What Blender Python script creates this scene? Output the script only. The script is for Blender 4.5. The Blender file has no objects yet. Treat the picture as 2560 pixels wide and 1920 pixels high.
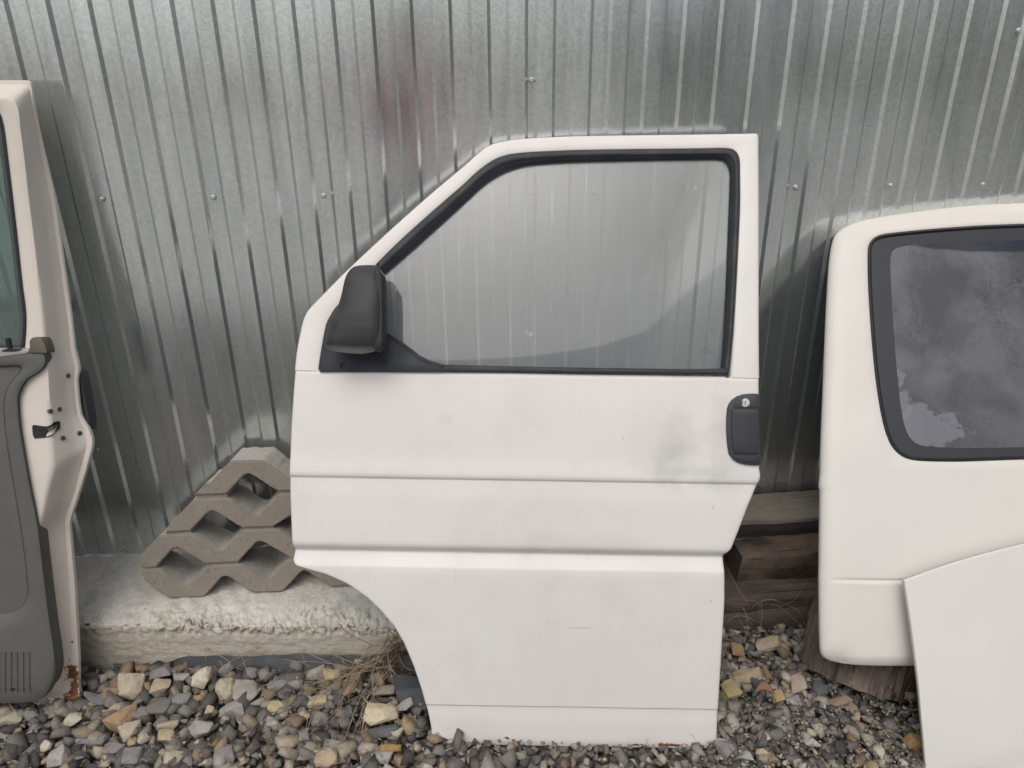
import bpy, bmesh, math, random
import numpy as np
from mathutils import Vector, Matrix, noise

scene = bpy.context.scene
# ------------------------------------------------------------------ camera
F_PX, H_CAM, D_WALL = 1860.0, 1.47, 1.90
yaw, pitch, roll = math.radians(4.65), math.radians(23.4), math.radians(-0.5)
fw = Vector((math.sin(yaw)*math.cos(pitch), math.cos(yaw)*math.cos(pitch), -math.sin(pitch)))
rt = fw.cross(Vector((0, 0, 1))).normalized()
up = rt.cross(fw)
rt, up = math.cos(roll)*rt + math.sin(roll)*up, -math.sin(roll)*rt + math.cos(roll)*up
CAM = Vector((0, 0, H_CAM))
cam_data = bpy.data.cameras.new("camera")
cam = bpy.data.objects.new("camera", cam_data)
scene.collection.objects.link(cam)
scene.camera = cam
cam_data.sensor_width = 36.0
cam_data.lens = 36.0*F_PX/2560.0
cam_data.clip_start, cam_data.clip_end = 0.05, 300
m = Matrix((rt, up, -fw)).transposed().to_4x4()
m.translation = CAM
cam.matrix_world = m

# ------------------------------------------------------------------ sky, sun, exposure
SUN_EL, SUN_AZ = math.radians(58), math.radians(200)      # azimuth from +Y towards +X
world = bpy.data.worlds.new("World")
scene.world = world
world.use_nodes = True
wn = world.node_tree
wn.nodes.clear()
wo = wn.nodes.new("ShaderNodeOutputWorld")
bg = wn.nodes.new("ShaderNodeBackground")
sky = wn.nodes.new("ShaderNodeTexSky")
sky.sky_type = 'NISHITA'
sky.sun_disc = False
sky.sun_elevation = SUN_EL
sky.sun_rotation = SUN_AZ
sky.air_density, sky.dust_density, sky.ozone_density = 1.0, 4.0, 1.0
hs = wn.nodes.new("ShaderNodeHueSaturation")
hs.inputs["Saturation"].default_value = 0.42
wn.links.new(sky.outputs[0], hs.inputs["Color"])
wn.links.new(hs.outputs[0], bg.inputs["Color"])
bg.inputs["Strength"].default_value = 0.15
wn.links.new(bg.outputs[0], wo.inputs["Surface"])
sun_l = bpy.data.lights.new("sun", 'SUN')
sun_l.energy, sun_l.angle, sun_l.color = 0.9, math.radians(50), (1.0, 0.96, 0.91)
sun = bpy.data.objects.new("sun", sun_l)
scene.collection.objects.link(sun)
sd = Vector((math.sin(SUN_AZ)*math.cos(SUN_EL), math.cos(SUN_AZ)*math.cos(SUN_EL), math.sin(SUN_EL)))
sun.rotation_euler = sd.to_track_quat('Z', 'Y').to_euler()
vs = scene.view_settings
vs.view_transform, vs.look, vs.exposure, vs.gamma = 'Standard', 'None', 0.0, 1.0
vs.use_curve_mapping = False

# ------------------------------------------------------------------ helpers: objects
def link(o):
    scene.collection.objects.link(o)
    return o
def tag(o, label=None, cat=None, group=None, kind=None):
    if label: o['label'] = label
    if cat: o['category'] = cat
    if group: o['group'] = group
    if kind: o['kind'] = kind
    return o
def empty(name, loc, label=None, cat=None, group=None):
    o = link(bpy.data.objects.new(name, None))
    o.empty_display_size = 0.05
    o.location = loc
    return tag(o, label, cat, group)
def mesh_obj(name, verts, faces, material, parent=None, smooth=False, label=None):
    """verts in WORLD coordinates; the object's origin goes to its thing's base."""
    base = Vector((0, 0, 0))
    p = parent
    while p is not None:
        base += Vector(p.location); p = p.parent
    me = bpy.data.meshes.new(name)
    me.from_pydata([tuple(Vector(v)-base) for v in verts], [], faces)
    me.materials.append(material)
    if smooth:
        me.polygons.foreach_set('use_smooth', [True]*len(me.polygons))
    me.update()
    o = link(bpy.data.objects.new(name, me))
    if parent: o.parent = parent
    if label: o['label'] = label
    return o
def recalc(o):
    bm = bmesh.new(); bm.from_mesh(o.data)
    bmesh.ops.recalc_face_normals(bm, faces=bm.faces)
    bm.to_mesh(o.data); bm.free()
    return o
def sharp(o, deg=35):
    """smooth shading with sharp edges above an angle"""
    o.data.polygons.foreach_set('use_smooth', [True]*len(o.data.polygons))
    bm = bmesh.new(); bm.from_mesh(o.data)
    for e in bm.edges:
        if len(e.link_faces) == 2 and e.calc_face_angle(0) > math.radians(deg): e.smooth = False
    bm.to_mesh(o.data); bm.free()
    return o
def bevel(o, w, seg=2, deg=30):
    bm = bmesh.new(); bm.from_mesh(o.data)
    ed = [e for e in bm.edges if len(e.link_faces) == 2 and e.calc_face_angle(0) > math.radians(deg)]
    bmesh.ops.bevel(bm, geom=ed, offset=w, segments=seg, affect='EDGES', profile=0.5, clamp_overlap=True)
    bm.to_mesh(o.data); bm.free()
    return o

# ------------------------------------------------------------------ helpers: pixel -> place in the world
def ray(px, py):
    return (fw*F_PX + rt*(px-1280) - up*(py-960)).normalized()
def at_y(px, py, Y):
    d = ray(px, py); return CAM + d*(Y/d.y)
def at_z(px, py, Z):
    d = ray(px, py); return CAM + d*((Z-H_CAM)/d.z)
def catmull(pts, k=4, closed=False):
    out = []
    n = len(pts)
    P = [np.array(p, float) for p in pts]
    rng = range(n if closed else n-1)
    for i in rng:
        if closed: a, b, c, d = P[(i-1) % n], P[i], P[(i+1) % n], P[(i+2) % n]
        else: a, b, c, d = P[max(i-1, 0)], P[i], P[i+1], P[min(i+2, n-1)]
        for j in range(k):
            t = j/k
            # centripetal-ish damping: tangents limited by neighbour distance
            m1 = (c-a)/2; m2 = (d-b)/2
            L = np.linalg.norm(c-b)+1e-9
            for mm in (m1, m2):
                l = np.linalg.norm(mm)
                if l > L: mm *= L/l
            h = (2*t**3-3*t**2+1)*b + (t**3-2*t**2+t)*m1 + (-2*t**3+3*t**2)*c + (t**3-t**2)*m2
            out.append(tuple(h))
    if not closed: out.append(tuple(P[-1]))
    return out

class Surf:
    """a leaning surface: horizontal direction e1, and a profile (n away from the camera, z up) swept along it"""
    def __init__(s, O, alpha, prof):
        a = math.radians(alpha)
        s.O = Vector(O)
        s.e1 = Vector((math.cos(a), math.sin(a), 0))
        s.e2 = Vector((-math.sin(a), math.cos(a), 0))
        p = np.array(catmull(prof, 10))
        a0 = p[0]-(p[1]-p[0])/np.linalg.norm(p[1]-p[0])*0.8
        a1 = p[-1]+(p[-1]-p[-2])/np.linalg.norm(p[-1]-p[-2])*0.8
        s.p = np.vstack([a0, p, a1])
        seg = np.diff(s.p, axis=0)
        s.len = np.linalg.norm(seg, axis=1)
        s.t = np.concatenate([[0], np.cumsum(s.len)])-0.8
        tn = seg/s.len[:, None]
        vt = np.vstack([tn[0], (tn[1:]+tn[:-1])/2, tn[-1]])
        vt /= np.linalg.norm(vt, axis=1)[:, None]
        s.nr = np.stack([-vt[:, 1], vt[:, 0]], 1)
        s.cache = {}
    def st(s, px, py, off=0.0):
        if off not in s.cache: s.cache[off] = s.p+s.nr*off
        q = s.cache[off]
        d = ray(px, py)
        c = CAM-s.O
        n0, z0, dn, dz = c.dot(s.e2), c.z, d.dot(s.e2), d.z
        a = q[:-1]; b = q[1:]-q[:-1]
        # n0+l dn = a0 + u b0 ; z0+l dz = a1+u b1
        det = dn*(-b[:, 1])-(-b[:, 0])*dz
        rx, ry = a[:, 0]-n0, a[:, 1]-z0
        lam = (rx*(-b[:, 1])-(-b[:, 0])*ry)/det
        u = (dn*ry-dz*rx)/det
        ok = np.where((u >= -1e-6) & (u <= 1+1e-6) & (lam > 0))[0]
        if len(ok) == 0:
            i = int(np.argmin(np.abs(u-0.5)))
        else:
            i = int(ok[np.argmin(lam[ok])])
        l, uu = lam[i], u[i]
        S = (c+d*l).dot(s.e1)
        return S, s.t[i]+uu*s.len[i]
    def pos(s, S, T, off=0.0):
        n = np.interp(T, s.t, s.p[:, 0]); z = np.interp(T, s.t, s.p[:, 1])
        nn = np.interp(T, s.t, s.nr[:, 0]); nz = np.interp(T, s.t, s.nr[:, 1])
        return s.O + s.e1*S + s.e2*(n+nn*off) + Vector((0, 0, z+nz*off))
    def W(s, px, py, off=0.0):
        return s.pos(*s.st(px, py, off), off)

def grid_faces(nr, nc, closed=False):
    f = []
    for i in range(nr-1):
        for j in range(nc if closed else nc-1):
            k = (j+1) % nc
            f.append((i*nc+j, i*nc+k, (i+1)*nc+k, (i+1)*nc+j))
    return f
def plate(name, surf, loop, off0, off1, material, parent, k=1, bev=0.0, label=None, px=1.0, shrink=None):
    """a solid plate with the outline `loop` (pixels, scaled by px) between two offsets from the surface"""
    L = [(x*px, y*px) for x, y in loop]
    if k > 1: L = catmull(L, k, closed=True)
    ST = [surf.st(x, y, off1) for x, y in L]
    bm = bmesh.new()
    vv = [bm.verts.new((a, b, 0)) for a, b in ST]
    bm.faces.new(vv)
    t0, t1 = min(b for a, b in ST), max(b for a, b in ST)
    if t1-t0 > 0.06:                      # slice the outline so that it follows the curved surface
        q = t0+0.03
        while q < t1-0.004:
            bmesh.ops.bisect_plane(bm, geom=bm.verts[:]+bm.edges[:]+bm.faces[:], plane_co=(0, q, 0), plane_no=(0, 1, 0))
            q += 0.03
    bm.verts.index_update()
    n = len(bm.verts)
    P2 = [(q.co.x, q.co.y) for q in bm.verts]
    v = [surf.pos(a, b, off1) for a, b in P2]+[surf.pos(a, b, off0) for a, b in P2]
    f = []
    for q in bm.faces:
        ids = [x.index for x in q.verts]
        f.append(tuple(ids)); f.append(tuple(i+n for i in ids[::-1]))
    for e in bm.edges:
        if len(e.link_faces) == 1:
            a, b = e.verts[0].index, e.verts[1].index
            f.append((a, b, b+n, a+n))
    bm.free()
    o = recalc(mesh_obj(name, v, f, material, parent, label=label))
    if bev: bevel(o, bev, 2, 40)
    return sharp(o, 38)
def ribbon(name, surf, outer, inner, section, material, parent, k=4, px=1.0, closed=False, label=None):
    """bridge two matched pixel loops; section = [(u, off)] with u from outer (0) to inner (1)"""
    A = catmull([(x*px, y*px) for x, y in outer], k, closed)
    B = catmull([(x*px, y*px) for x, y in inner], k, closed)
    v = []
    for sec in section:
        u, off = sec[0], sec[1]
        so = sec[2] if len(sec) > 2 else off          # the offset at which the pixel is met
        for a, b in zip(A, B):
            x, y = a[0]+(b[0]-a[0])*u, a[1]+(b[1]-a[1])*u
            v.append(surf.pos(*surf.st(x, y, so), off))
    o = mesh_obj(name, v, grid_faces(len(section), len(A), closed), material, parent, label=label)
    return sharp(recalc(o), 50)
def tube(points, r, n=6):
    v, f = [], []
    P = [Vector(p) for p in points]
    for i, p in enumerate(P):
        t = (P[min(i+1, len(P)-1)]-P[max(i-1, 0)]).normalized()
        a = t.orthogonal().normalized(); b = t.cross(a)
        rr = r[i] if isinstance(r, (list, tuple)) else r
        for j in range(n):
            w = 2*math.pi*j/n
            v.append(p+a*rr*math.cos(w)+b*rr*math.sin(w))
    f = grid_faces(len(P), n, True)
    f += [tuple(range(n))[::-1], tuple(range((len(P)-1)*n, len(P)*n))]
    return v, f
def merge(vf):
    V, Fc = [], []
    for v, f in vf:
        b = len(V); V += list(v); Fc += [tuple(i+b for i in q) for q in f]
    return V, Fc
def lathe(center, axis, prof, n=20):
    """prof: [(radius, height along axis)]"""
    axis = Vector(axis).normalized(); a = axis.orthogonal().normalized(); b = axis.cross(a)
    v = []
    for r, h in prof:
        for j in range(n):
            w = 2*math.pi*j/n
            v.append(Vector(center)+axis*h+a*r*math.cos(w)+b*r*math.sin(w))
    f = grid_faces(len(prof), n, True)+[tuple(range(n))[::-1], tuple(range((len(prof)-1)*n, len(prof)*n))]
    return v, f

# ------------------------------------------------------------------ helpers: materials
class NT:
    def __init__(s, name):
        s.m = bpy.data.materials.new(name); s.m.use_nodes = True
        s.t = s.m.node_tree; s.t.nodes.clear()
        s.out = s.t.nodes.new("ShaderNodeOutputMaterial")
        s.b = s.t.nodes.new("ShaderNodeBsdfPrincipled")
        s.t.links.new(s.b.outputs[0], s.out.inputs[0])
        s.co = s.t.nodes.new("ShaderNodeTexCoord")
    def n(s, t, **kw):
        x = s.t.nodes.new(t)
        for k, v in kw.items(): setattr(x, k, v)
        return x
    def put(s, sock, v):
        if hasattr(v, 'is_output') or isinstance(v, bpy.types.NodeSocket): s.t.links.new(v, sock)
        else: sock.default_value = v
    def vec(s, scale=(1, 1, 1), loc=(0, 0, 0), rot=(0, 0, 0), src=None):
        x = s.n("ShaderNodeMapping"); x.inputs['Scale'].default_value = scale
        x.inputs['Location'].default_value = loc; x.inputs['Rotation'].default_value = rot
        s.t.links.new(src or s.co.outputs['Object'], x.inputs[0]); return x.outputs[0]
    def noise(s, scale, detail=4, rough=0.55, v=None, dist=0.0, out=0):
        x = s.n("ShaderNodeTexNoise"); x.inputs['Scale'].default_value = scale
        x.inputs['Detail'].default_value = detail; x.inputs['Roughness'].default_value = rough
        x.inputs['Distortion'].default_value = dist
        s.t.links.new(v or s.co.outputs['Object'], x.inputs['Vector']); return x.outputs[out]
    def voro(s, scale, feature='F1', v=None, out='Distance', rnd=1.0):
        x = s.n("ShaderNodeTexVoronoi"); x.feature = feature; x.inputs['Scale'].default_value = scale
        x.inputs['Randomness'].default_value = rnd
        s.t.links.new(v or s.co.outputs['Object'], x.inputs['Vector']); return x.outputs[out]
    def ramp(s, fac, stops, interp='LINEAR'):
        x = s.n("ShaderNodeValToRGB"); x.color_ramp.interpolation = interp
        el = x.color_ramp.elements
        while len(el) < len(stops): el.new(0.5)
        for e, (p, c) in zip(el, stops):
            e.position = p
            e.color = (c, c, c, 1) if isinstance(c, (int, float)) else (*c, 1)
        s.put(x.inputs[0], fac); return x.outputs[0]
    def mix(s, fac, a, b, mode='MIX'):
        x = s.n("ShaderNodeMix", data_type='RGBA', blend_type=mode)
        s.put(x.inputs[0], fac)
        for i, c in ((6, a), (7, b)):
            s.put(x.inputs[i], (*c, 1) if isinstance(c, tuple) and len(c) == 3 else c)
        return x.outputs[2]
    def math(s, op, a, b=0.0, clamp=False):
        x = s.n("ShaderNodeMath", operation=op); x.use_clamp = clamp
        s.put(x.inputs[0], a); s.put(x.inputs[1], b); return x.outputs[0]
    def bump(s, h, strength=0.3, dist=0.01, normal=None):
        x = s.n("ShaderNodeBump"); x.inputs['Strength'].default_value = strength
        x.inputs['Distance'].default_value = dist; s.t.links.new(h, x.inputs['Height'])
        if normal: s.t.links.new(normal, x.inputs['Normal'])
        return x.outputs[0]
    def spot(s, c, r, stretch=(1, 1, 1), rough=1.0, nscale=16):
        """soft irregular patch round an object-space point: 1 inside, 0 outside"""
        mp = s.n("ShaderNodeVectorMath", operation='SUBTRACT')
        s.t.links.new(s.co.outputs['Object'], mp.inputs[0]); mp.inputs[1].default_value = c
        ml = s.n("ShaderNodeVectorMath", operation='MULTIPLY'); ml.inputs[1].default_value = stretch
        s.t.links.new(mp.outputs[0], ml.inputs[0])
        ln = s.n("ShaderNodeVectorMath", operation='LENGTH'); s.t.links.new(ml.outputs[0], ln.inputs[0])
        d = s.math('DIVIDE', ln.outputs['Value'], r)
        nz = s.noise(nscale, 5, 0.6)
        d = s.math('ADD', d, s.math('MULTIPLY', s.math('SUBTRACT', nz, 0.5), rough*2))
        return s.math('SUBTRACT', 1.0, d, clamp=True)
    def set(s, **kw):
        names = dict(color='Base Color', rough='Roughness', metal='Metallic', normal='Normal', spec='Specular IOR Level',
                     coat='Coat Weight', coatr='Coat Roughness', ior='IOR', alpha='Alpha', trans='Transmission Weight')
        for k, v in kw.items():
            if k == 'color' and isinstance(v, tuple) and len(v) == 3: v = (*v, 1)
            s.put(s.b.inputs[names[k]], v)
        return s.m

def paint(name, base, spots=(), chips=1.0, dirt=0.25, rough=0.42, rust=()):
    """old single-stage white van paint: blotchy, with chips, grime and rust given as (object-space point, radius, stretch)"""
    N = NT(name)
    warm = N.noise(2.2, 3, 0.5)
    c = N.mix(N.ramp(warm, [(0.38, 0.0), (0.64, 1.0)]), base, (base[0]*0.985, base[1]*0.955, base[2]*0.945))
    c = N.mix(N.math('MULTIPLY', N.ramp(N.noise(9, 6, 0.65), [(0.5, 0), (0.78, 1)]), dirt), c, (0.50, 0.475, 0.45))
    for (p, r, st, strength, col) in spots:
        c = N.mix(N.math('MULTIPLY', N.spot(p, r, st), strength), c, col)
    # fine grime streaks running down
    sv = N.vec(scale=(60, 60, 5))
    c = N.mix(N.math('MULTIPLY', N.ramp(N.noise(1.0, 4, 0.6, v=sv), [(0.56, 0), (0.8, 1)]), dirt*0.4), c, (0.5, 0.48, 0.45))
    # stone chips
    vd = N.voro(34, v=N.vec(scale=(1, 1, 0.8)))
    sz = N.noise(7, 2, 0.5)
    chip = N.math('LESS_THAN', vd, N.math('MULTIPLY', N.math('SUBTRACT', sz, 0.53, clamp=True), 0.42*chips))
    c = N.mix(N.math('MULTIPLY', chip, 0.75), c, (0.13, 0.10, 0.09))
    rg = rough
    if rust:
        tot = None
        for (p, r, st) in rust:
            q = N.spot(p, r, st, rough=1.3, nscale=55)
            tot = q if tot is None else N.math('MAXIMUM', tot, q)
        k = N.ramp(tot, [(0.16, 0), (0.34, 1)])
        rc = N.ramp(N.noise(60, 5, 0.7), [(0.3, (0.07, 0.025, 0.012)), (0.6, (0.22, 0.095, 0.04)), (0.85, (0.36, 0.19, 0.08))])
        c = N.mix(k, c, rc)
        rg = N.math('ADD', N.math('MULTIPLY', k, 0.45), rough, clamp=True)
    nb = N.noise(3.0, 2, 0.4)
    return N.set(color=c, rough=rg, spec=0.35, normal=N.bump(nb, 0.12, 0.02))

def plastic(name, col, rough=0.5, dust=0.15, dustcol=(0.25, 0.24, 0.22), grain=400, bumps=0.08, fade=None):
    N = NT(name)
    c = N.mix(N.math('MULTIPLY', N.ramp(N.noise(14, 6, 0.65), [(0.42, 0), (0.8, 1)]), dust), col, dustcol)
    if fade:
        p, r, st, cc = fade
        c = N.mix(N.ramp(N.spot(p, r, st, rough=0.25, nscale=20), [(0.0, 0), (0.55, 0.9)]), c, cc)
    return N.set(color=c, rough=N.ramp(N.noise(20, 3), [(0.3, rough-0.06), (0.7, rough+0.08)]), spec=0.4,
                 normal=N.bump(N.noise(grain, 2), bumps, 0.002))

# ------------------------------------------------------------------ materials
def zinc_mat():
    N = NT("galvanised_zinc")
    st = N.vec(scale=(22, 22, 2.2))
    fine = N.noise(1.0, 5, 0.62, v=st)
    cloud = N.noise(3.2, 4, 0.55, v=N.vec(scale=(1.2, 1.2, 0.55)))
    sp = N.voro(150, out='Color')
    bw = N.n("ShaderNodeRGBToBW"); N.t.links.new(sp, bw.inputs[0])
    c = N.ramp(cloud, [(0.28, (0.60, 0.645, 0.645)), (0.5, (0.73, 0.775, 0.775)), (0.74, (0.84, 0.885, 0.88))])
    c = N.mix(0.5, c, N.ramp(fine, [(0.3, (0.42, 0.45, 0.45)), (0.7, (0.76, 0.79, 0.785))]))
    c = N.mix(0.16, c, N.ramp(bw.outputs[0], [(0.2, 0.3), (0.8, 0.8)]))
    # pale water marks / white rust specks
    sk = N.voro(38, v=N.vec(scale=(1, 1, 0.45)))
    m = N.math('MULTIPLY', N.math('LESS_THAN', sk, N.math('MULTIPLY', N.math('SUBTRACT', N.noise(9, 2), 0.5, clamp=True), 0.9)), 0.5)
    c = N.mix(m, c, (0.72, 0.73, 0.72))
    dk = N.voro(55, v=N.vec(scale=(1, 1, 0.25), loc=(3, 0, 7)))
    m2 = N.math('MULTIPLY', N.math('LESS_THAN', dk, N.math('MULTIPLY', N.math('SUBTRACT', N.noise(5, 2, v=N.vec(loc=(9, 2, 4))), 0.6, clamp=True), 0.8)), 0.7)
    c = N.mix(m2, c, (0.10, 0.10, 0.10))
    rough = N.math('ADD', N.ramp(cloud, [(0.3, 0.13), (0.7, 0.24)]), N.math('MULTIPLY', N.math('SUBTRACT', fine, 0.5), 0.12))
    b1 = N.bump(N.noise(5, 3, 0.5, v=N.vec(scale=(1.5, 1.5, 0.6))), 0.05, 0.01)
    b2 = N.bump(N.noise(170, 3, 0.6), 0.05, 0.002, normal=b1)
    return N.set(color=c, metal=0.86, rough=rough, spec=0.5, normal=b2)
ZINC = zinc_mat()

def concrete_mat(name, a, b, dark, scale=1.0, grain=(1, 1, 1), green=0.0, speck=0.5):
    N = NT(name)
    v = N.vec(scale=grain)
    c = N.mix(N.ramp(N.noise(7*scale, 6, 0.62, v=v), [(0.3, 0), (0.7, 1)]), a, b)
    c = N.mix(N.math('MULTIPLY', N.ramp(N.noise(3*scale, 5, 0.7), [(0.52, 0), (0.72, 1)]), 0.55), c, dark)
    c = N.mix(N.math('MULTIPLY', N.ramp(N.noise(120*scale, 3, 0.7), [(0.55, 0), (0.72, 1)]), speck), c, (0.62, 0.6, 0.56))
    c = N.mix(N.math('MULTIPLY', N.ramp(N.noise(95*scale, 3, 0.7, v=N.vec(loc=(4, 4, 4))), [(0.60, 0), (0.70, 1)]), 0.6), c, tuple(0.4*x for x in dark))
    if green:
        c = N.mix(N.math('MULTIPLY', N.ramp(N.noise(14, 5, 0.7, v=N.vec(loc=(1, 8, 2))), [(0.5, 0), (0.66, 1)]), green), c, (0.20, 0.23, 0.13))
    b = N.bump(N.noise(60*scale, 6, 0.7, v=v), 0.5, 0.006)
    b = N.bump(N.noise(330*scale, 3, 0.6), 0.35, 0.002, normal=b)
    return N.set(color=c, rough=0.92, spec=0.2, normal=b)
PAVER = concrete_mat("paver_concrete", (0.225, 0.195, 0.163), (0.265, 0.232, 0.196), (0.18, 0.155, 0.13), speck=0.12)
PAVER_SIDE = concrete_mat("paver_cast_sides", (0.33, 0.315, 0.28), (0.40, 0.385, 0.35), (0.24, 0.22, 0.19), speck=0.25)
PLINTH_TOP = concrete_mat("plinth_top_concrete", (0.47, 0.445, 0.40), (0.56, 0.535, 0.49), (0.31, 0.28, 0.235), green=0.4)
PLINTH = concrete_mat("plinth_face_concrete", (0.40, 0.365, 0.30), (0.48, 0.44, 0.37), (0.29, 0.255, 0.20), grain=(0.35, 1, 2.2))

def stone_mat():
    N = NT("crushed_stone")
    at = N.n("ShaderNodeAttribute"); at.attribute_name = 'tone'
    c = at.outputs['Color']
    c = N.mix(N.ramp(N.noise(70, 6, 0.7), [(0.35, 0), (0.7, 0.45)]), c, N.mix(1.0, c, (1.45, 1.42, 1.38), 'MULTIPLY'))
    c = N.mix(N.ramp(N.noise(45, 5, 0.65, v=N.vec(loc=(5, 3, 1))), [(0.45, 0), (0.75, 0.6)]), c, N.mix(1.0, c, (0.5, 0.49, 0.48), 'MULTIPLY'))
    c = N.mix(N.math('MULTIPLY', N.ramp(N.noise(260, 3, 0.7), [(0.6, 0), (0.75, 1)]), 0.35), c, (0.5, 0.48, 0.44))
    b = N.bump(N.noise(95, 6, 0.7), 0.55, 0.006)
    return N.set(color=c, rough=0.85, spec=0.25, normal=b)
STONE = stone_mat()

def ground_mat():
    N = NT("stony_earth")
    c = N.voro(55, out='Color')
    bw = N.n("ShaderNodeRGBToBW"); N.t.links.new(c, bw.inputs[0])
    col = N.ramp(bw.outputs[0], [(0.15, (0.055, 0.05, 0.045)), (0.5, (0.12, 0.115, 0.11)), (0.75, (0.2, 0.18, 0.15)), (0.9, (0.3, 0.26, 0.2))])
    b = N.bump(N.voro(55), 0.9, 0.02)
    return N.set(color=col, rough=0.95, spec=0.1, normal=b)
GROUND = ground_mat()

def wood_mat(name, a, b, dark, scale=(1.6, 22, 22), crack=0.6, bumpk=0.6):
    N = NT(name)
    v = N.vec(scale=scale)
    g = N.noise(2.2, 8, 0.65, v=v, dist=0.6)
    c = N.mix(N.ramp(g, [(0.3, 0), (0.7, 1)]), a, b)
    c = N.mix(N.ramp(N.noise(5, 5, 0.65), [(0.45, 0), (0.68, 0.85)]), c, dark)
    cr = N.ramp(N.noise(3.5, 6, 0.6, v=N.vec(scale=(scale[0]*0.6, scale[1]*1.6, scale[2]*1.6), loc=(3, 1, 0))), [(0.60, 0), (0.68, 1)])
    c = N.mix(N.math('MULTIPLY', cr, crack), c, tuple(0.25*x for x in dark))
    bb = N.bump(g, bumpk, 0.006)
    bb = N.bump(cr, 0.5, -0.004, normal=bb)
    return N.set(color=c, rough=0.88, spec=0.2, normal=bb)

RUBBER = plastic("black_rubber", (0.013, 0.014, 0.019), 0.5, 0.05)
SEAL_OUT = plastic("seal_rubber_matt", (0.024, 0.026, 0.031), 0.6, 0.12)
TRIM_BLUE = plastic("blue_black_trim", (0.017, 0.020, 0.027), 0.6, 0.10)
HOUSING = plastic("mirror_housing_plastic", (0.045, 0.045, 0.046), 0.62, 0.25, (0.12, 0.12, 0.115), grain=700, bumps=0.15)
HANDLE = plastic("handle_plastic", (0.034, 0.034, 0.041), 0.55, 0.12)
DARK = plastic("dark_plastic", (0.012, 0.012, 0.013), 0.6, 0.05)
METAL = NT("bright_steel").set(color=(0.50, 0.50, 0.48), metal=0.8, rough=0.6)
BOLT = NT("dull_bolt_steel").set(color=(0.10, 0.085, 0.075), metal=0.4, rough=0.6)

def glass_mat(name, haze, hazecol, tint=(0.93, 0.95, 0.94), rough=0.03, pattern=None):
    m = bpy.data.materials.new(name); m.use_nodes = True
    t = m.node_tree; t.nodes.clear()
    out = t.nodes.new("ShaderNodeOutputMaterial")
    tr = t.nodes.new("ShaderNodeBsdfTransparent"); tr.inputs[0].default_value = (*tint, 1)
    gl = t.nodes.new("ShaderNodeBsdfGlossy"); gl.inputs['Roughness'].default_value = rough
    fr = t.nodes.new("ShaderNodeFresnel"); fr.inputs[0].default_value = 1.5
    mx = t.nodes.new("ShaderNodeMixShader")
    t.links.new(fr.outputs[0], mx.inputs[0]); t.links.new(tr.outputs[0], mx.inputs[1]); t.links.new(gl.outputs[0], mx.inputs[2])
    df = t.nodes.new("ShaderNodeBsdfDiffuse"); df.inputs[0].default_value = (*hazecol, 1)
    mx2 = t.nodes.new("ShaderNodeMixShader")
    co = t.nodes.new("ShaderNodeTexCoord"); nz = t.nodes.new("ShaderNodeTexNoise")
    nz.inputs['Scale'].default_value = 5; nz.inputs['Detail'].default_value = 5
    t.links.new(co.outputs['Object'], nz.inputs['Vector'])
    mr = t.nodes.new("ShaderNodeMapRange")
    mr.inputs['From Min'].default_value, mr.inputs['From Max'].default_value = 0.3, 0.7
    mr.inputs['To Min'].default_value, mr.inputs['To Max'].default_value = haze*0.8, haze*1.2
    t.links.new(nz.outputs[0], mr.inputs['Value'])
    t.links.new(mr.outputs[0], mx2.inputs[0])
    t.links.new(mx.outputs[0], mx2.inputs[1]); t.links.new(df.outputs[0], mx2.inputs[2])
    t.links.new(mx2.outputs[0], out.inputs[0])
    return m
GLASS = glass_mat("dusty_window_glass", 0.10, (0.5, 0.5, 0.53))
GLASS_GREEN = glass_mat("greenish_window_glass", 0.05, (0.4, 0.45, 0.43), tint=(0.72, 0.82, 0.79))

# ------------------------------------------------------------------ the ground
rng = np.random.default_rng(7)
random.seed(11)
def gz(x, y):
    """height of the gravel bed"""
    r = 0.035*max(0.0, min(1.0, (y-1.32)/0.22))*max(0.0, min(1.0, (x+0.9)/0.6))
    r += 0.008*noise.noise(Vector((x*3.1, y*3.1, 2.0)))
    return r
nx, ny = 140, 90
xs = np.concatenate([np.linspace(-40, -3, 10), np.linspace(-2.8, 2.8, nx-20), np.linspace(3, 40, 10)])
ys = np.concatenate([np.linspace(-40, -1, 14), np.linspace(-0.8, 1.95, ny-20), np.linspace(2.3, 40, 6)])
gv = [(x, y, (gz(x, y) if abs(x) < 3 and -1 < y < 2 else 0.0)-0.016) for y in ys for x in xs]
g = mesh_obj("ground", gv, grid_faces(len(ys), len(xs)), GROUND, smooth=True)
tag(g, "stony ground under the gravel", kind='structure')

yd = concrete_mat("added_slab_concrete", (0.34, 0.33, 0.31), (0.40, 0.39, 0.37), (0.27, 0.26, 0.24), scale=0.3)  # pale slab added out of view behind the camera to brighten the wall's reflections
yv = [(-30, -30, 0.012), (30, -30, 0.012), (30, -0.95, 0.012), (-30, -0.95, 0.012), (-30, -30, -0.1), (30, -30, -0.1), (30, -0.95, -0.1), (-30, -0.95, -0.1)]
tag(mesh_obj("added_pale_slab", yv, [(0, 1, 2, 3), (2, 6, 7, 3), (0, 4, 5, 1), (1, 5, 6, 2), (3, 7, 4, 0)], yd), kind='structure')

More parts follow.
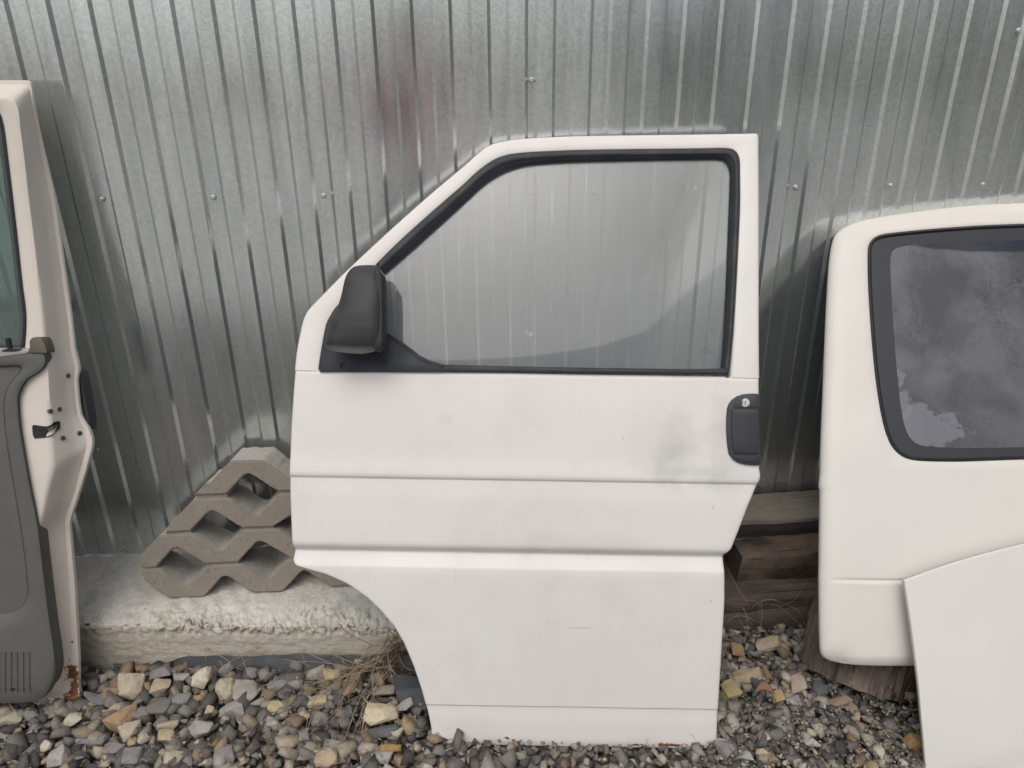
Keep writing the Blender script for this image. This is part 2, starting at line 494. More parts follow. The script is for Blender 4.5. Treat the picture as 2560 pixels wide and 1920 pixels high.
# ------------------------------------------------------------------ the wall of corrugated sheets
PITCH = 0.0872
WALL = empty("metal_wall", (0.2, D_WALL, 0.15), "corrugated galvanised metal wall of overlapping ribbed sheets behind the van doors", "wall")
def sheet(x0, x1, phase, yoff, seed, z0=0.158, z1=2.35):
    w = 0.040
    bp = []
    for c0, kind in ((0.0, 1), (0.5, -1)):
        for q, dd in ((-1.15, 0.0), (-0.85, 0.12), (0.85, 0.88), (1.15, 1.0)):
            bp.append((c0+q*w, dd if kind == 1 else 1-dd))
    pts = []
    k0 = math.floor((x0-phase)/PITCH)-1
    for k in range(k0, k0+40):
        for ph, dd in bp:
            x = phase+(k+ph)*PITCH
            if x0 < x < x1: pts.append((x, dd))
    pts.sort()
    pts = [(x0, pts[0][1])]+pts+[(x1, pts[-1][1])]
    zs = [z0+(z1-z0)*(i/110) for i in range(111)]
    v = []
    for iz, z in enumerate(zs):
        for x, dd in pts:
            kx = math.floor((x-phase)/(PITCH/2)+0.0)+0.5
            wob = 0.0012*noise.noise(Vector((kx*1.7+seed, z*1.3, seed)))+0.0016*noise.noise(Vector((x*1.3, z*0.9, seed*2.1)))
            tk = 0.034*noise.noise(Vector((kx*3.3+seed*5, z*0.55, 2.0)))+0.010*noise.noise(Vector((kx*5.1+seed*5, z*2.3, 7.0)))
            wob += tk*(x-(phase+kx*PITCH/2+PITCH/4*0))*0.5
            wob += 0.00012*noise.noise(Vector((x*20, z*6, seed*1.1)))
            zz = z
            if iz == 0: zz = z+0.004*noise.noise(Vector((x*9, 0, seed)))
            v.append((x, D_WALL+yoff-0.0065*(1-dd)+wob, zz))
    return sharp(mesh_obj("corrugated_sheet", v, grid_faces(len(zs), len(pts)), ZINC, WALL), 9)
S = []
S.append(sheet(-2.25, -0.975, -0.9387+0.012, -0.0005, 3.1))
S.append(sheet(-0.985, 0.212, -0.9387, -0.003, 5.3))
S.append(sheet(0.2075, 1.385, 0.2598, -0.0055, 8.7))
S.append(sheet(1.380, 2.60, 1.3904+0.06, -0.008, 12.4))
S.append(sheet(2.595, 3.81, 2.60, -0.0105, 15.2))
S.append(sheet(3.805, 5.02, 3.81, -0.013, 19.9))
S.append(sheet(-3.46, -2.245, -3.45, 0.002, 23.3))
scr_px = [(219, 431), (460, 427), (699, 423), (1146, 419), (1283, 417), (1502, 409), (1720, 405), (1925, 401), (2124, 398),
          (1148, 173), (1147, 724), (211, 971), (2197, 66)]
scr_px = [(a*1.15733, b*1.15733) for a, b in scr_px]+[(310, 1369)]
for (px, py) in scr_px:
    p = at_y(px, py, D_WALL-0.01)
    u = ((p.x-(-0.9387)) if p.x < 0.21 else (p.x-0.2598))/PITCH % 1.0
    yy = D_WALL-0.0045-(0.0075 if (u > 0.5) else 0)-0.002
    tilt = Vector((random.uniform(-.12, .12), -1, random.uniform(-.12, .12)))
    r = 0.0050 if py < 1100 else 0.0042
    v1, f1 = lathe((p.x, yy, p.z), tilt, [(r*1.25, -0.0005), (r*1.25, 0.0012), (r*1.05, 0.0018), (r, 0.0022), (r*0.93, 0.0042), (r*0.55, 0.0058), (r*0.35, 0.0052), (0.0001, 0.0050)], 18)
    sharp(mesh_obj("screw", v1, f1, METAL, WALL), 40)

# ------------------------------------------------------------------ the concrete plinth
PL = empty("concrete_plinth", (-0.6, 1.58, 0), "rough pale concrete plinth with a crumbling front edge under the metal wall", "plinth")
fl, frt = Vector((-1.75, 1.694, 0)), Vector((0.42, 1.462, 0))
fdir = (frt-fl)
def pl_front(x):   # y of the front edge at x
    return fl.y+(x-fl.x)/(frt.x-fl.x)*(frt.y-fl.y)
v = []; NXP, NYP = 720, 84
for j in range(NYP+1):
    for i in range(NXP+1):
        x = -1.75+2.17*i/NXP
        yf = pl_front(x)
        t = j/NYP
        y = yf+(1.925-yf)*t
        n1 = noise.fractal(Vector((x*14, y*14, 1)), 0.9, 2.0, 4)
        z = 0.157-0.008*(1-t)+0.0025*n1
        groove = math.sin((x*0.8+y*0.55)*2*math.pi/0.045+1.2*noise.noise(Vector((x*6, y*6, 0))))
        z += 0.0016*groove*(1 if x < -0.55 else 0.25)
        # crumbling zone at the front edge
        edge = max(0.0, 1-t/0.20)
        cr = abs(noise.fractal(Vector((x*42, y*42, 4)), 0.8, 2.1, 5))
        big = 0.5+0.5*noise.noise(Vector((x*5, 1, 3)))+0.5*(x > -0.75)
        z += -0.012*edge*edge - 0.028*edge*cr*big
        z += 0.004*noise.fractal(Vector((x*60, y*60, 9)), 0.9, 2, 3)*(0.35+edge)
        if t < 0.22:
            lump = min(1.0, (0.22-t)/0.10)*(0.35+0.65*(x > -0.80))*max(0.0, 0.45+1.3*noise.noise(Vector((x*7, y*9, 6))))
            wx, wy = noise.noise(Vector((x*30, y*30, 1.5)))*0.6, noise.noise(Vector((x*30, y*30, 8.5)))*0.6
            vd, _ = noise.voronoi(Vector((x*(52+14*math.sin(x*9))+wx, y*60+wy, 2.0)))
            z += lump*(0.0015-0.008*math.exp(-((vd[1]-vd[0])/0.13)**2)-0.006*vd[0])
        y += -0.006*edge*noise.noise(Vector((x*30, 7, z*30)))
        v.append((x, y, z))
top = mesh_obj("plinth_top", v, grid_faces(NYP+1, NXP+1), PLINTH_TOP, PL, smooth=True, label="whitish rough top surface of the plinth")
v = []; NZP = 40
for j in range(NZP+1):
    for i in range(NXP+1):
        x = -1.75+2.17*i/NXP
        t = j/NZP
        z = 0.142-0.20*t
        yf = pl_front(x)
        ed = max(0.0, 1-t/0.18)
        cr = abs(noise.fractal(Vector((x*38, 9, z*38)), 0.8, 2.1, 5))
        y = yf-0.004+0.0013*noise.fractal(Vector((x*5, 2, z*40)), 0.8, 2, 4)+0.030*ed*cr*(1+0.8*(x > -0.75))-0.006*ed+0.002*noise.fractal(Vector((x*50, 2, z*60)), 0.8, 2, 3)
        if j == 0: y = yf+0.004; z = 0.133
        v.append((x, y, z))
recalc(mesh_obj("plinth_face", v, grid_faces(NZP+1, NXP+1), PLINTH, PL, smooth=True, label="board-marked beige front face of the plinth"))
v = []
for x in (0.42, 0.425):
    for y, z in ((1.46, -0.05), (1.46, 0.14), (1.93, 0.152), (1.93, -0.05)): v.append((x, y, z))
recalc(mesh_obj("plinth_end", v, [(0, 1, 2, 3), (7, 6, 5, 4), (0, 4, 5, 1), (1, 5, 6, 2), (2, 6, 7, 3), (3, 7, 4, 0)], PLINTH, PL))

# black membrane strip at the foot of the plinth
def membrane(name, pts_top, pts_bot, label):
    A, B = catmull(pts_top, 8), catmull(pts_bot, 8)
    n = len(A); v = []
    for k in range(9):
        t = k/8
        for i in range(n):
            p = Vector(A[i])*(1-t)+Vector(B[i])*t
            p.y += 0.012*noise.noise(Vector((p.x*9, t*3, 1)))-0.01*math.sin(t*math.pi)
            p.z += 0.006*noise.noise(Vector((p.x*14, t*4, 5)))
            v.append(p)
    n0 = len(v)
    v += [Vector(p)+Vector((0, 0.0015, 0.0015)) for p in v]
    f = grid_faces(9, n)
    f = f+[tuple(i+n0 for i in q[::-1]) for q in f]
    o = mesh_obj(name, v, f, MEMB, smooth=True)
    return tag(o, label, "membrane")
MEMB = plastic("black_membrane", (0.030, 0.034, 0.038), 0.6, 0.35, (0.10, 0.10, 0.095))
def mt(x, z, dy): return (x, pl_front(x)-0.004-dy, z)
membrane("membrane_strip", [mt(-0.83, 0.006, .006), mt(-0.76, 0.030, .006), mt(-0.66, 0.050, .008), mt(-0.55, 0.046, .008), mt(-0.45, 0.058, .007), mt(-0.3, 0.052, .008), mt(-0.15, 0.068, .007), mt(0.0, 0.072, .008), mt(0.12, 0.07, .008)],
         [mt(-0.83, -0.015, .02), mt(-0.76, -0.015, .03), mt(-0.66, -0.01, .05), mt(-0.55, -0.01, .05), mt(-0.45, 0.0, .055), mt(-0.3, 0.0, .06), mt(-0.15, 0.0, .06), mt(0.0, 0.0, .07), mt(0.12, 0.0, .07)],
         "wrinkled black plastic membrane strip along the foot of the concrete plinth")
membrane("membrane_flap", [(-0.19, 1.44, 0.060), (-0.13, 1.435, 0.058), (-0.08, 1.43, 0.064), (0.0, 1.43, 0.06)],
         [(-0.17, 1.375, 0.028), (-0.13, 1.365, 0.030), (-0.08, 1.36, 0.034), (0.0, 1.36, 0.03)],
         "small black membrane flap poking out of the gravel beside the wheel arch")

# ------------------------------------------------------------------ gravel
def hull_template(seed, n=13, flat=0.7):
    r = np.random.default_rng(seed)
    # a broken block: jittered box corners, some knocked off, plus a few extra points
    p = np.array([(a, b, c) for a in (-1, 1) for b in (-1, 1) for c in (-1, 1)], float)*0.66
    p += r.uniform(-0.34, 0.34, p.shape)
    keep = r.permutation(8)[:r.integers(6, 9)]
    q = r.normal(size=(r.integers(1, 4), 3)); q /= np.linalg.norm(q, axis=1)[:, None]
    p = np.vstack([p[keep], q*0.95])
    p *= np.array([1.05, r.uniform(0.6, 0.95), r.uniform(flat*0.55, flat*1.05)])
    bm = bmesh.new()
    vs_ = [bm.verts.new(q) for q in p]
    res = bmesh.ops.convex_hull(bm, input=vs_)
    bmesh.ops.delete(bm, geom=[e for e in res['geom_interior'] if isinstance(e, bmesh.types.BMVert)], context='VERTS')
    bm.verts.index_update()
    V = np.array([q.co[:] for q in bm.verts]); Fc = np.array([[l.index for l in f.verts] for f in bm.faces])
    bm.free()
    return V, Fc
TEMPL = [hull_template(100+i, 8+(i % 5)) for i in range(48)]
GREYS = [(0.155, 0.143, 0.130), (0.200, 0.183, 0.165), (0.115, 0.108, 0.102), (0.24, 0.22, 0.195), (0.170, 0.152, 0.142), (0.085, 0.081, 0.078), (0.29, 0.265, 0.23)]
TANS = [(0.32, 0.27, 0.20), (0.36, 0.315, 0.245), (0.29, 0.22, 0.14), (0.37, 0.33, 0.27), (0.26, 0.19, 0.13), (0.40, 0.37, 0.31)]
def scatter(n, x0, x1, y0, y1, r0, r1, zoff, tan=0.22, gamma=1.6):
    V, Fc, C = [], [], []
    base = 0
    X = rng.uniform(x0, x1, n); Y = rng.uniform(y0, y1, n)
    for i in range(n):
        x, y = X[i], Y[i]
        if y > pl_front(x)-0.012 and x < 0.43: continue
        tv, tf = TEMPL[rng.integers(len(TEMPL))]
        r = r0+(r1-r0)*rng.random()**gamma
        a, b, c = rng.uniform(0, 6.283), rng.normal(0, 0.4), rng.normal(0, 0.4)
        R = np.array(Matrix.Rotation(a, 3, 'Z') @ Matrix.Rotation(b, 3, 'X') @ Matrix.Rotation(c, 3, 'Y'))
        z = gz(x, y)+zoff+rng.uniform(-0.3, 0.35)*r
        V.append(tv @ R.T*r+np.array([x, y, z]))
        Fc.append(tf+base); base += len(tv)
        col = np.array(TANS[rng.integers(len(TANS))] if rng.random() < tan else GREYS[rng.integers(len(GREYS))])*rng.uniform(0.62, 1.08)
        C.append(np.tile(np.append(col, 1.0), (len(tv), 1)))
    return V, Fc, C
parts = [scatter(8000, -2.3, 2.3, 0.86, 1.70, 0.011, 0.021, -0.006, 0.10),
         scatter(3000, -2.3, 0.1, 0.86, 1.62, 0.012, 0.030, 0.006, 0.24, 1.5),
         scatter(3600, 0.1, 2.3, 0.86, 1.70, 0.009, 0.022, 0.004, 0.22, 1.8),
         scatter(600, -2.3, -0.3, 0.86, 1.60, 0.018, 0.031, 0.010, 0.26, 1.3),
         scatter(5000, -2.3, 2.3, 0.86, 1.70, 0.003, 0.008, 0.010, 0.38, 1.2),
         scatter(2600, 0.55, 1.35, 0.86, 1.40, 0.002, 0.007, 0.014, 0.4, 1.2),
         scatter(900, 0.5, 1.5, 0.86, 1.55, 0.012, 0.024, 0.008, 0.3, 1.4),
         scatter(5000, -3.2, 3.2, -0.8, 0.86, 0.012, 0.026, 0.0, 0.2, 1.5)]
V = np.vstack([a for p in parts for a in p[0]]); off = 0; Fs = []
for p in parts:
    fs = np.vstack(p[1]); Fs.append(fs+off); off += sum(len(a) for a in p[0])
Fs = np.vstack(Fs); Cc = np.vstack([a for p in parts for a in p[2]])
me = bpy.data.meshes.new("gravel")
me.vertices.add(len(V)); me.vertices.foreach_set('co', V.astype(np.float32).ravel())
me.loops.add(len(Fs)*3); me.loops.foreach_set('vertex_index', Fs.astype(np.int32).ravel())
me.polygons.add(len(Fs)); me.polygons.foreach_set('loop_start', np.arange(0, len(Fs)*3, 3, dtype=np.int32))
me.polygons.foreach_set('loop_total', np.full(len(Fs), 3, dtype=np.int32))
me.update(calc_edges=True)
ca = me.color_attributes.new('tone', 'FLOAT_COLOR', 'POINT'); ca.data.foreach_set('color', Cc.astype(np.float32).ravel())
me.materials.append(STONE)
tag(link(bpy.data.objects.new("gravel", me)), "grey and tan crushed stone gravel covering the ground", kind='stuff')

# larger stones: each a thing of its own
def big_stone(px, py, w, h, tone, label, seed, upright=0.0, roundness=0.0):
    p = at_z(px, py, 0.02)
    dist = (p-CAM).dot(fw)
    rx = w/2*dist/F_PX*1.06; ry = h/2*dist/F_PX*1.06
    bm = bmesh.new()
    r = np.random.default_rng(seed)
    q = r.normal(size=(22+int(14*roundness), 3)); q /= np.linalg.norm(q, axis=1)[:, None]
    q *= r.uniform(0.84+0.1*roundness, 1.03, (len(q), 1))
    if roundness < 0.4:
        bx = np.array([(a, b, c) for a in (-1, 1) for b in (-1, 1) for c in (-1, 1)], float)*0.60+r.uniform(-0.34, 0.34, (8, 3))
        q = np.vstack([bx[r.permutation(8)[:6]], q[:10]*0.97])
    q *= np.array([rx, max(ry*1.0, 0.012), max(min(rx, ry)*0.72, ry*(0.55+0.5*upright))])
    vs_ = [bm.verts.new(a) for a in q]
    res = bmesh.ops.convex_hull(bm, input=vs_)
    bmesh.ops.delete(bm, geom=[e for e in res['geom_interior'] if isinstance(e, bmesh.types.BMVert)], context='VERTS')
    bmesh.ops.bevel(bm, geom=bm.edges[:], offset=min(rx, ry)*0.05, segments=1, affect='EDGES')
    bmesh.ops.triangulate(bm, faces=bm.faces[:])
    bmesh.ops.subdivide_edges(bm, edges=bm.edges[:], cuts=1)
    for vv in bm.verts:
        vv.co += vv.co.normalized()*0.06*min(rx, ry)*noise.fractal(vv.co*55+Vector((seed, 0, 0)), 0.8, 2, 3)
    me = bpy.data.meshes.new("stone"); bm.to_mesh(me); bm.free()
    ca = me.color_attributes.new('tone', 'FLOAT_COLOR', 'POINT')
    ca.data.foreach_set('color', np.tile(np.array([*tone, 1.0], dtype=np.float32), len(me.vertices)))
    me.materials.append(STONE)
    o = link(bpy.data.objects.new("stone", me))
    tilt = 0.35
    z = gz(p.x, p.y)+0.012+0.25*ry
    q2 = at_z(px, py, z)
    o.location = q2
    o.rotation_euler = (tilt*r.uniform(0.3, 1.2), r.uniform(-0.25, 0.25), r.uniform(-0.2, 0.2))
    tag(o, label, "stone", "larger stones among the gravel")
CREAM, TAN, PEACH, YEL, OCH, RED, LG, MG, DG, PG = (0.47, 0.42, 0.34), (0.38, 0.33, 0.25), (0.37, 0.29, 0.205), (0.35, 0.295, 0.195), (0.28, 0.205, 0.125), (0.21, 0.13, 0.10), (0.30, 0.285, 0.26), (0.205, 0.195, 0.185), (0.11, 0.11, 0.112), (0.205, 0.19, 0.185)
A = []
def L(x, y, w, h, t, lab, **k): A.append((x*0.4973, 1600+y*0.4973, w*0.4973, h*0.4973, t, lab, k))
L(660, 225, 178, 150, TAN, "large pale tan angular stone, biggest of those right of the rusty door corner")
L(588, 218, 90, 105, RED, "reddish brown stone tucked behind the left side of the large pale tan stone")
L(812, 235, 118, 85, PEACH, "flat peach stone just right of the large pale tan stone")
L(805, 172, 118, 75, MG, "grey stone at the plinth foot above the flat peach stone")
L(915, 190, 102, 55, LG, "low light grey stone between the flat peach stone and the upright cream one")
L(1032, 182, 112, 132, CREAM, "upright cream block of stone leaning in front of the black membrane", upright=0.8)
L(1135, 150, 82, 70, PG, "pinkish grey stone against the membrane right of the upright cream block")
L(1140, 245, 108, 128, (0.36, 0.32, 0.24), "rounded speckled beige stone right of the upright cream block", roundness=1, upright=0.5)
L(1240, 262, 150, 125, (0.30, 0.275, 0.24), "broad pale grey slab right of the rounded speckled stone")
L(1265, 168, 85, 75, PG, "grey stone at the membrane above the broad pale grey slab")
L(1400, 225, 132, 70, MG, "long grey stone lying right of the broad pale grey slab")
L(605, 400, 130, 185, (0.36, 0.25, 0.15), "tall orange brown stone standing below the large pale tan stone", upright=0.5)
L(700, 372, 120, 90, PG, "purplish grey stone right of the tall orange brown stone")
L(790, 332, 200, 108, (0.15, 0.135, 0.12), "wide dark brownish grey stone below the flat peach stone")
L(905, 300, 122, 78, MG, "mid grey stone right of the wide dark brownish one")
L(655, 460, 132, 110, TAN, "tan stone leaning against the foot of the tall orange brown stone")
L(840, 425, 142, 68, PEACH, "peach stone shaped like a low wedge in the middle of the left gravel")
L(820, 487, 132, 90, YEL, "mustard yellow stone directly below the low peach wedge")
L(685, 517, 110, 72, (0.36, 0.28, 0.16), "yellow ochre stone left of the mustard yellow stone")
L(880, 575, 120, 125, TAN, "square tan stone below the mustard yellow stone")
L(475, 505, 160, 90, PG, "wide purplish grey stone left of the tan leaning stone")
L(370, 400, 96, 82, (0.42, 0.39, 0.29), "pale yellowish stone under the rusty lower edge of the left door", roundness=0.6)
L(305, 580, 130, 112, (0.33, 0.31, 0.29), "large light grey square stone near the lower left of the gravel")
L(230, 532, 60, 66, CREAM, "small cream pebble left of the large light grey square stone", roundness=0.8)
L(150, 375, 110, 66, MG, "grey stone directly under the grey door trim")
L(60, 388, 135, 100, (0.32, 0.285, 0.23), "beige stone at the left border below the door")
L(668, 592, 140, 100, MG, "grey stone below the yellow ochre stone")
L(575, 545, 122, 80, PG, "grey stone wedged under the wide purplish grey stone")
L(1015, 447, 155, 100, LG, "grey stone with pale flat top in the middle of the gravel")
L(1130, 572, 142, 118, PG, "big purplish grey stone between the square tan stone and the round tan one")
L(1155, 352, 150, 90, LG, "pale grey stone below the broad pale grey slab")
L(1056, 352, 64, 52, TAN, "small tan stone left of the pale grey stone")
L(1380, 335, 94, 68, (0.40, 0.34, 0.19), "bright yellow stone in the gravel left of the wheel arch", roundness=0.5)
L(1356, 412, 102, 60, (0.33, 0.32, 0.28), "pale yellowish grey stone under the bright yellow stone")
L(1525, 382, 66, 50, TAN, "small beige stone between the bright yellow stone and the dark slate one", roundness=0.7)
L(1590, 310, 112, 76, (0.40, 0.34, 0.22), "tan stone with dark patches below the dry grass tangle")
L(1912, 370, 190, 132, (0.50, 0.43, 0.30), "largest cream stone beside the wheel arch of the white door", roundness=0.7)
L(1935, 262, 145, 76, (0.24, 0.21, 0.17), "grey brown stone above the largest cream stone")
L(1662, 176, 90, 60, (0.40, 0.32, 0.19), "tan stone under the dry grass near the membrane")
L(1638, 596, 132, 100, (0.38, 0.30, 0.20), "round tan stone at the lower border left of the white door", roundness=0.7)
L(1965, 545, 130, 52, (0.33, 0.215, 0.09), "flat orange stone near the bottom corner of the white door")
L(1918, 588, 142, 72, LG, "flat light grey stone in front of the orange one")
L(1925, 465, 165, 80, DG, "wide dark slate stone under the largest cream stone")
L(1750, 362, 76, 82, DG, "dark slate stone left of the largest cream stone")
L(1416, 492, 72, 44, TAN, "little yellowish beige stone below the pale yellowish grey stone")
L(1540, 482, 100, 70, MG, "grey stone right of the little yellowish beige stone")
L(500, 300, 190, 68, (0.165, 0.155, 0.155), "long flat grey stone beside the rusty door corner")
L(428, 212, 56, 44, YEL, "small yellow stone touching the rusty door corner")
L(2040, 330, 90, 80, LG, "whitish grey stone between the largest cream stone and the door")
def Rr(x, y, w, h, t, lab, **k): A.append((1760+x*0.422, 1200+y*0.422, w*0.422, h*0.422, t, lab, k))
Rr(392, 968, 212, 92, (0.33, 0.28, 0.20), "long tan stone lying against the lowest timber")
Rr(190, 1000, 92, 100, (0.28, 0.19, 0.10), "ochre stone left of the long tan stone")
Rr(240, 1165, 200, 90, (0.33, 0.26, 0.17), "long sandy stone between the door edge and the stump")
Rr(160, 1242, 130, 128, (0.33, 0.27, 0.15), "yellow ochre stone beside the rear edge of the white door")
Rr(310, 1212, 66, 100, DG, "upright dark slate chip right of the yellow ochre stone", upright=0.8)
Rr(555, 1202, 132, 128, (0.34, 0.28, 0.23), "pinkish tan stone left of the stump foot")
Rr(440, 1282, 100, 80, (0.33, 0.25, 0.13), "golden stone below the pinkish tan stone")
Rr(535, 1312, 112, 92, LG, "light grey stone right of the golden stone")
Rr(645, 1297, 80, 50, (0.34, 0.22, 0.18), "small pink stone right of the light grey stone")
Rr(800, 1312, 150, 80, (0.24, 0.18, 0.13), "brown stone at the foot of the stump")
Rr(690, 1242, 150, 108, DG, "dark slate slab leaning on the stump")
Rr(640, 1497, 90, 60, (0.40, 0.34, 0.25), "beige stone right of the bottom door corner")
Rr(640, 1555, 110, 52, (0.42, 0.41, 0.37), "whitish stone below the beige stone")
Rr(1240, 1545, 120, 125, (0.26, 0.16, 0.08), "rusty brown stone by the edge of the white bonnet panel")
Rr(340, 1612, 90, 60, (0.38, 0.31, 0.22), "tan stone at the lower border right of the door corner")
Rr(140, 1600, 130, 110, MG, "big grey stone beside the rusty bottom door corner")
Rr(240, 1635, 110, 70, LG, "pale grey stone at the lower border beside the big grey one")
for i, (x, y, w, h, t, lab, k) in enumerate(A):
    big_stone(x, y, w, h, t, lab, 900+i*7, **k)

# ------------------------------------------------------------------ concrete lawn paver leaning on the wall
PS = Surf((-0.71, 1.675, 0.150), 0.0, [(0, 0), (0.038, 0.18), (0.076, 0.365)])
pav = empty("lawn_paver", (-0.55, 1.70, 0.157), "grey brown honeycomb concrete lawn paver leaning on the metal wall above the plinth", "paver")
def zp(l): return [(300+x*0.3617, 1050+y*0.3617) for x, y in l]
bands = [
 zp([(515,520),(560,478),(600,437),(622,432),(660,392),(755,288),(775,281),(985,278),(1010,290),(1170,400),(1270,468),(1280,490),(1165,489),(1090,489),(1050,468),(915,380),(893,371),(868,376),(850,388),(735,510)]),
 zp([(310,776),(345,718),(362,706),(500,556),(520,549),(745,547),(765,555),(905,648),(930,660),(950,660),(970,650),(1085,525),(1105,514),(1330,506),(1350,515),(1480,600),(1490,735),(1400,640),(1230,628),(1060,737),(845,744),(805,722),(675,640),(645,628),(618,632),(600,645),(485,765)]),
 zp([(128,955),(135,940),(265,805),(285,799),(495,792),(520,800),(665,893),(690,902),(710,898),(728,886),(835,775),(855,765),(1080,757),(1105,768),(1240,850),(1300,860),(1420,770),(1560,765),(1570,970),(1410,968),(1190,957),(1000,848),(965,838),(940,846),(815,981),(600,993),(570,980),(420,890),(395,878),(368,884),(245,1018),(160,1024),(133,1005)]),
 zp([(150,1050),(165,1036),(250,1030),(280,1040),(420,1138),(450,1148),(475,1140),(590,1022),(610,1012),(835,1002),(860,1012),(1000,1092),(1025,1100),(1050,1088),(1165,970),(1185,960),(1400,955),(1430,960),(1590,1060),(1600,1145),(1455,1152),(1430,1140),(1300,1050),(1275,1040),(1250,1050),(1130,1180),(1110,1186),(935,1192),(910,1182),(765,1092),(740,1080),(712,1082),(700,1090),(582,1222),(350,1230),(320,1215),(165,1112)]),
]
webs = [zp([(540,505),(740,500),(740,560),(510,560)]), zp([(330,760),(490,755),(490,805),(300,800)]), zp([(1085,480),(1300,480),(1300,520),(1100,522)]),
        zp([(160,1012),(250,1010),(250,1045),(165,1050)]), zp([(840,735),(1065,728),(1065,770),(845,775)]), zp([(595,985),(820,975),(820,1010),(600,1020)]),
        zp([(1185,950),(1420,955),(1420,970),(1185,970)]), zp([(1410,640),(1485,640),(1500,780),(1400,790)])]
vf = []
for poly, o1, o0 in [(b, 0.0, -0.118) for b in bands]+[(w, -0.009, -0.116) for w in webs]:
    ST = [PS.st(x, y, 0.0) for x, y in poly]
    # tiny chipping of the outline
    ST2 = []
    for i, (a, b) in enumerate(ST):
        a2, b2 = ST[(i+1) % len(ST)]
        k = max(1, int(math.hypot(a2-a, b2-b)/0.006))
        for j in range(k):
            q = (a+(a2-a)*j/k, b+(b2-b)*j/k)
            nn = noise.noise(Vector((q[0]*120, q[1]*120, o1*50)))*0.0009
            ST2.append((q[0]+nn, q[1]+nn))
    n = len(ST2)
    bm = bmesh.new()
    ring = [[bm.verts.new(PS.pos(a, b, o)) for a, b in ST2] for o in (o1, o1-0.03, o0+0.02, o0)]
    # broken, rough far edge on the left flank
    for k, rr in enumerate(ring[1:], 1):
        for vv in rr:
            vv.co += Vector((1, 0, 0.6))*0.004*k*0.5*noise.noise(vv.co*40)
    fr = bm.faces.new(ring[0]); bm.faces.new(ring[-1][::-1])
    for a, b in zip(ring[:-1], ring[1:]):
        for i in range(n): bm.faces.new((a[i], b[i], b[(i+1) % n], a[(i+1) % n]))
    bmesh.ops.recalc_face_normals(bm, faces=bm.faces)
    fe = list(fr.edges)
    bmesh.ops.bevel(bm, geom=fe, offset=0.0028, segments=2, affect='EDGES')
    bmesh.ops.triangulate(bm, faces=[f for f in bm.faces if len(f.verts) > 4])
    bm.verts.index_update()
    vf.append(([v.co.copy() for v in bm.verts], [tuple(x.index for x in f.verts) for f in bm.faces])); bm.free()
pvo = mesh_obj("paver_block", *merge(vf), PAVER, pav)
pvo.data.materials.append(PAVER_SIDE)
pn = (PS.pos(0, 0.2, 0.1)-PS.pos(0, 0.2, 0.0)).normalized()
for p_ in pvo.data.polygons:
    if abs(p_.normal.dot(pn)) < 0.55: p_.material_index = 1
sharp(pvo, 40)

# ------------------------------------------------------------------ stack of timbers
def beam(x0, x1, y0, y1, z0, z1, material, name, label, seed, rise=0.0, wane=0.004, cat="beam"):
    b = empty(name, ((x0+x1)/2, (y0+y1)/2, z0), label, cat, "old timbers stacked against the wall")
    vf = []
    NL, per = 70, []
    c = 0.006
    pr = [(y0+c, z0), (y0, z0+c), (y0, (z0+z1)/2), (y0, z1-c), (y0+c, z1), ((y0+y1)/2, z1), (y1-c, z1), (y1, z1-c), (y1, z0+c), (y1-c, z0)]
    v = []
    for i in range(NL+1):
        x = x0+(x1-x0)*i/NL
        for (y, z) in pr:
            q = Vector((x, y, z+rise*(x-x0)))
            d = noise.noise(Vector((x*5, y*18+seed, z*18)))*wane*1.5+noise.fractal(Vector((x*22, y*50+seed, z*60)), 0.8, 2, 3)*wane*0.8
            q += Vector((0, d, d*0.6)); 
            if i in (0, NL): q.x += 0.006*noise.noise(Vector((seed, y*40, z*40)))
            v.append(q)
    n = len(pr)
    f = grid_faces(NL+1, n, True)+[tuple(range(n))[::-1], tuple(range(NL*n, NL*n+n))]
    o = recalc(mesh_obj("timber", v, f, material, b))
    sharp(o, 50)
    return b
WOOD_G = wood_mat("grey_weathered_board", (0.27, 0.245, 0.20), (0.20, 0.18, 0.15), (0.14, 0.12, 0.10))
WOOD_D = wood_mat("dark_rotten_timber", (0.022, 0.02, 0.02), (0.045, 0.04, 0.037), (0.02, 0.018, 0.017))
WOOD_B = wood_mat("brown_broken_timber", (0.12, 0.088, 0.068), (0.20, 0.15, 0.11), (0.03, 0.026, 0.026), crack=0.9, bumpk=1.0)
WOOD_E = wood_mat("brown_sleeper_timber", (0.145, 0.115, 0.09), (0.085, 0.068, 0.056), (0.045, 0.038, 0.034), crack=0.9, bumpk=1.0)
def zat(py, y): return at_y(1950, py, y).z
yE, yD, yC, yB, yA = 1.545, 1.552, 1.615, 1.70, 1.725
beam(0.60, 1.95, yE, 1.75, 0.0, zat(1527, yE), WOOD_E, "timber_sleeper", "lowest brown timber of the stack, its grain face resting on the gravel", 1)
beam(0.58, 1.95, yD, 1.78, zat(1526, yD), zat(1490, yD), WOOD_E, "timber_sleeper", "second timber from the bottom, thin brown plank with a lighter top", 2)
beam(0.755, 1.95, yC, 1.80, zat(1458, yC), zat(1385, yC), WOOD_B, "timber_beam", "thick brown timber with a broken dark end in the middle of the stack", 3, wane=0.009)
beam(0.70, 1.95, yB, 1.84, zat(1370, yB), zat(1322, yB), WOOD_D, "timber_beam", "almost black rotten timber just under the top board", 4)
beam(0.66, 1.95, yA, 1.875, zat(1321, yA), zat(1298, yA), WOOD_G, "timber_board", "grey weathered board on top of the timber stack", 5)

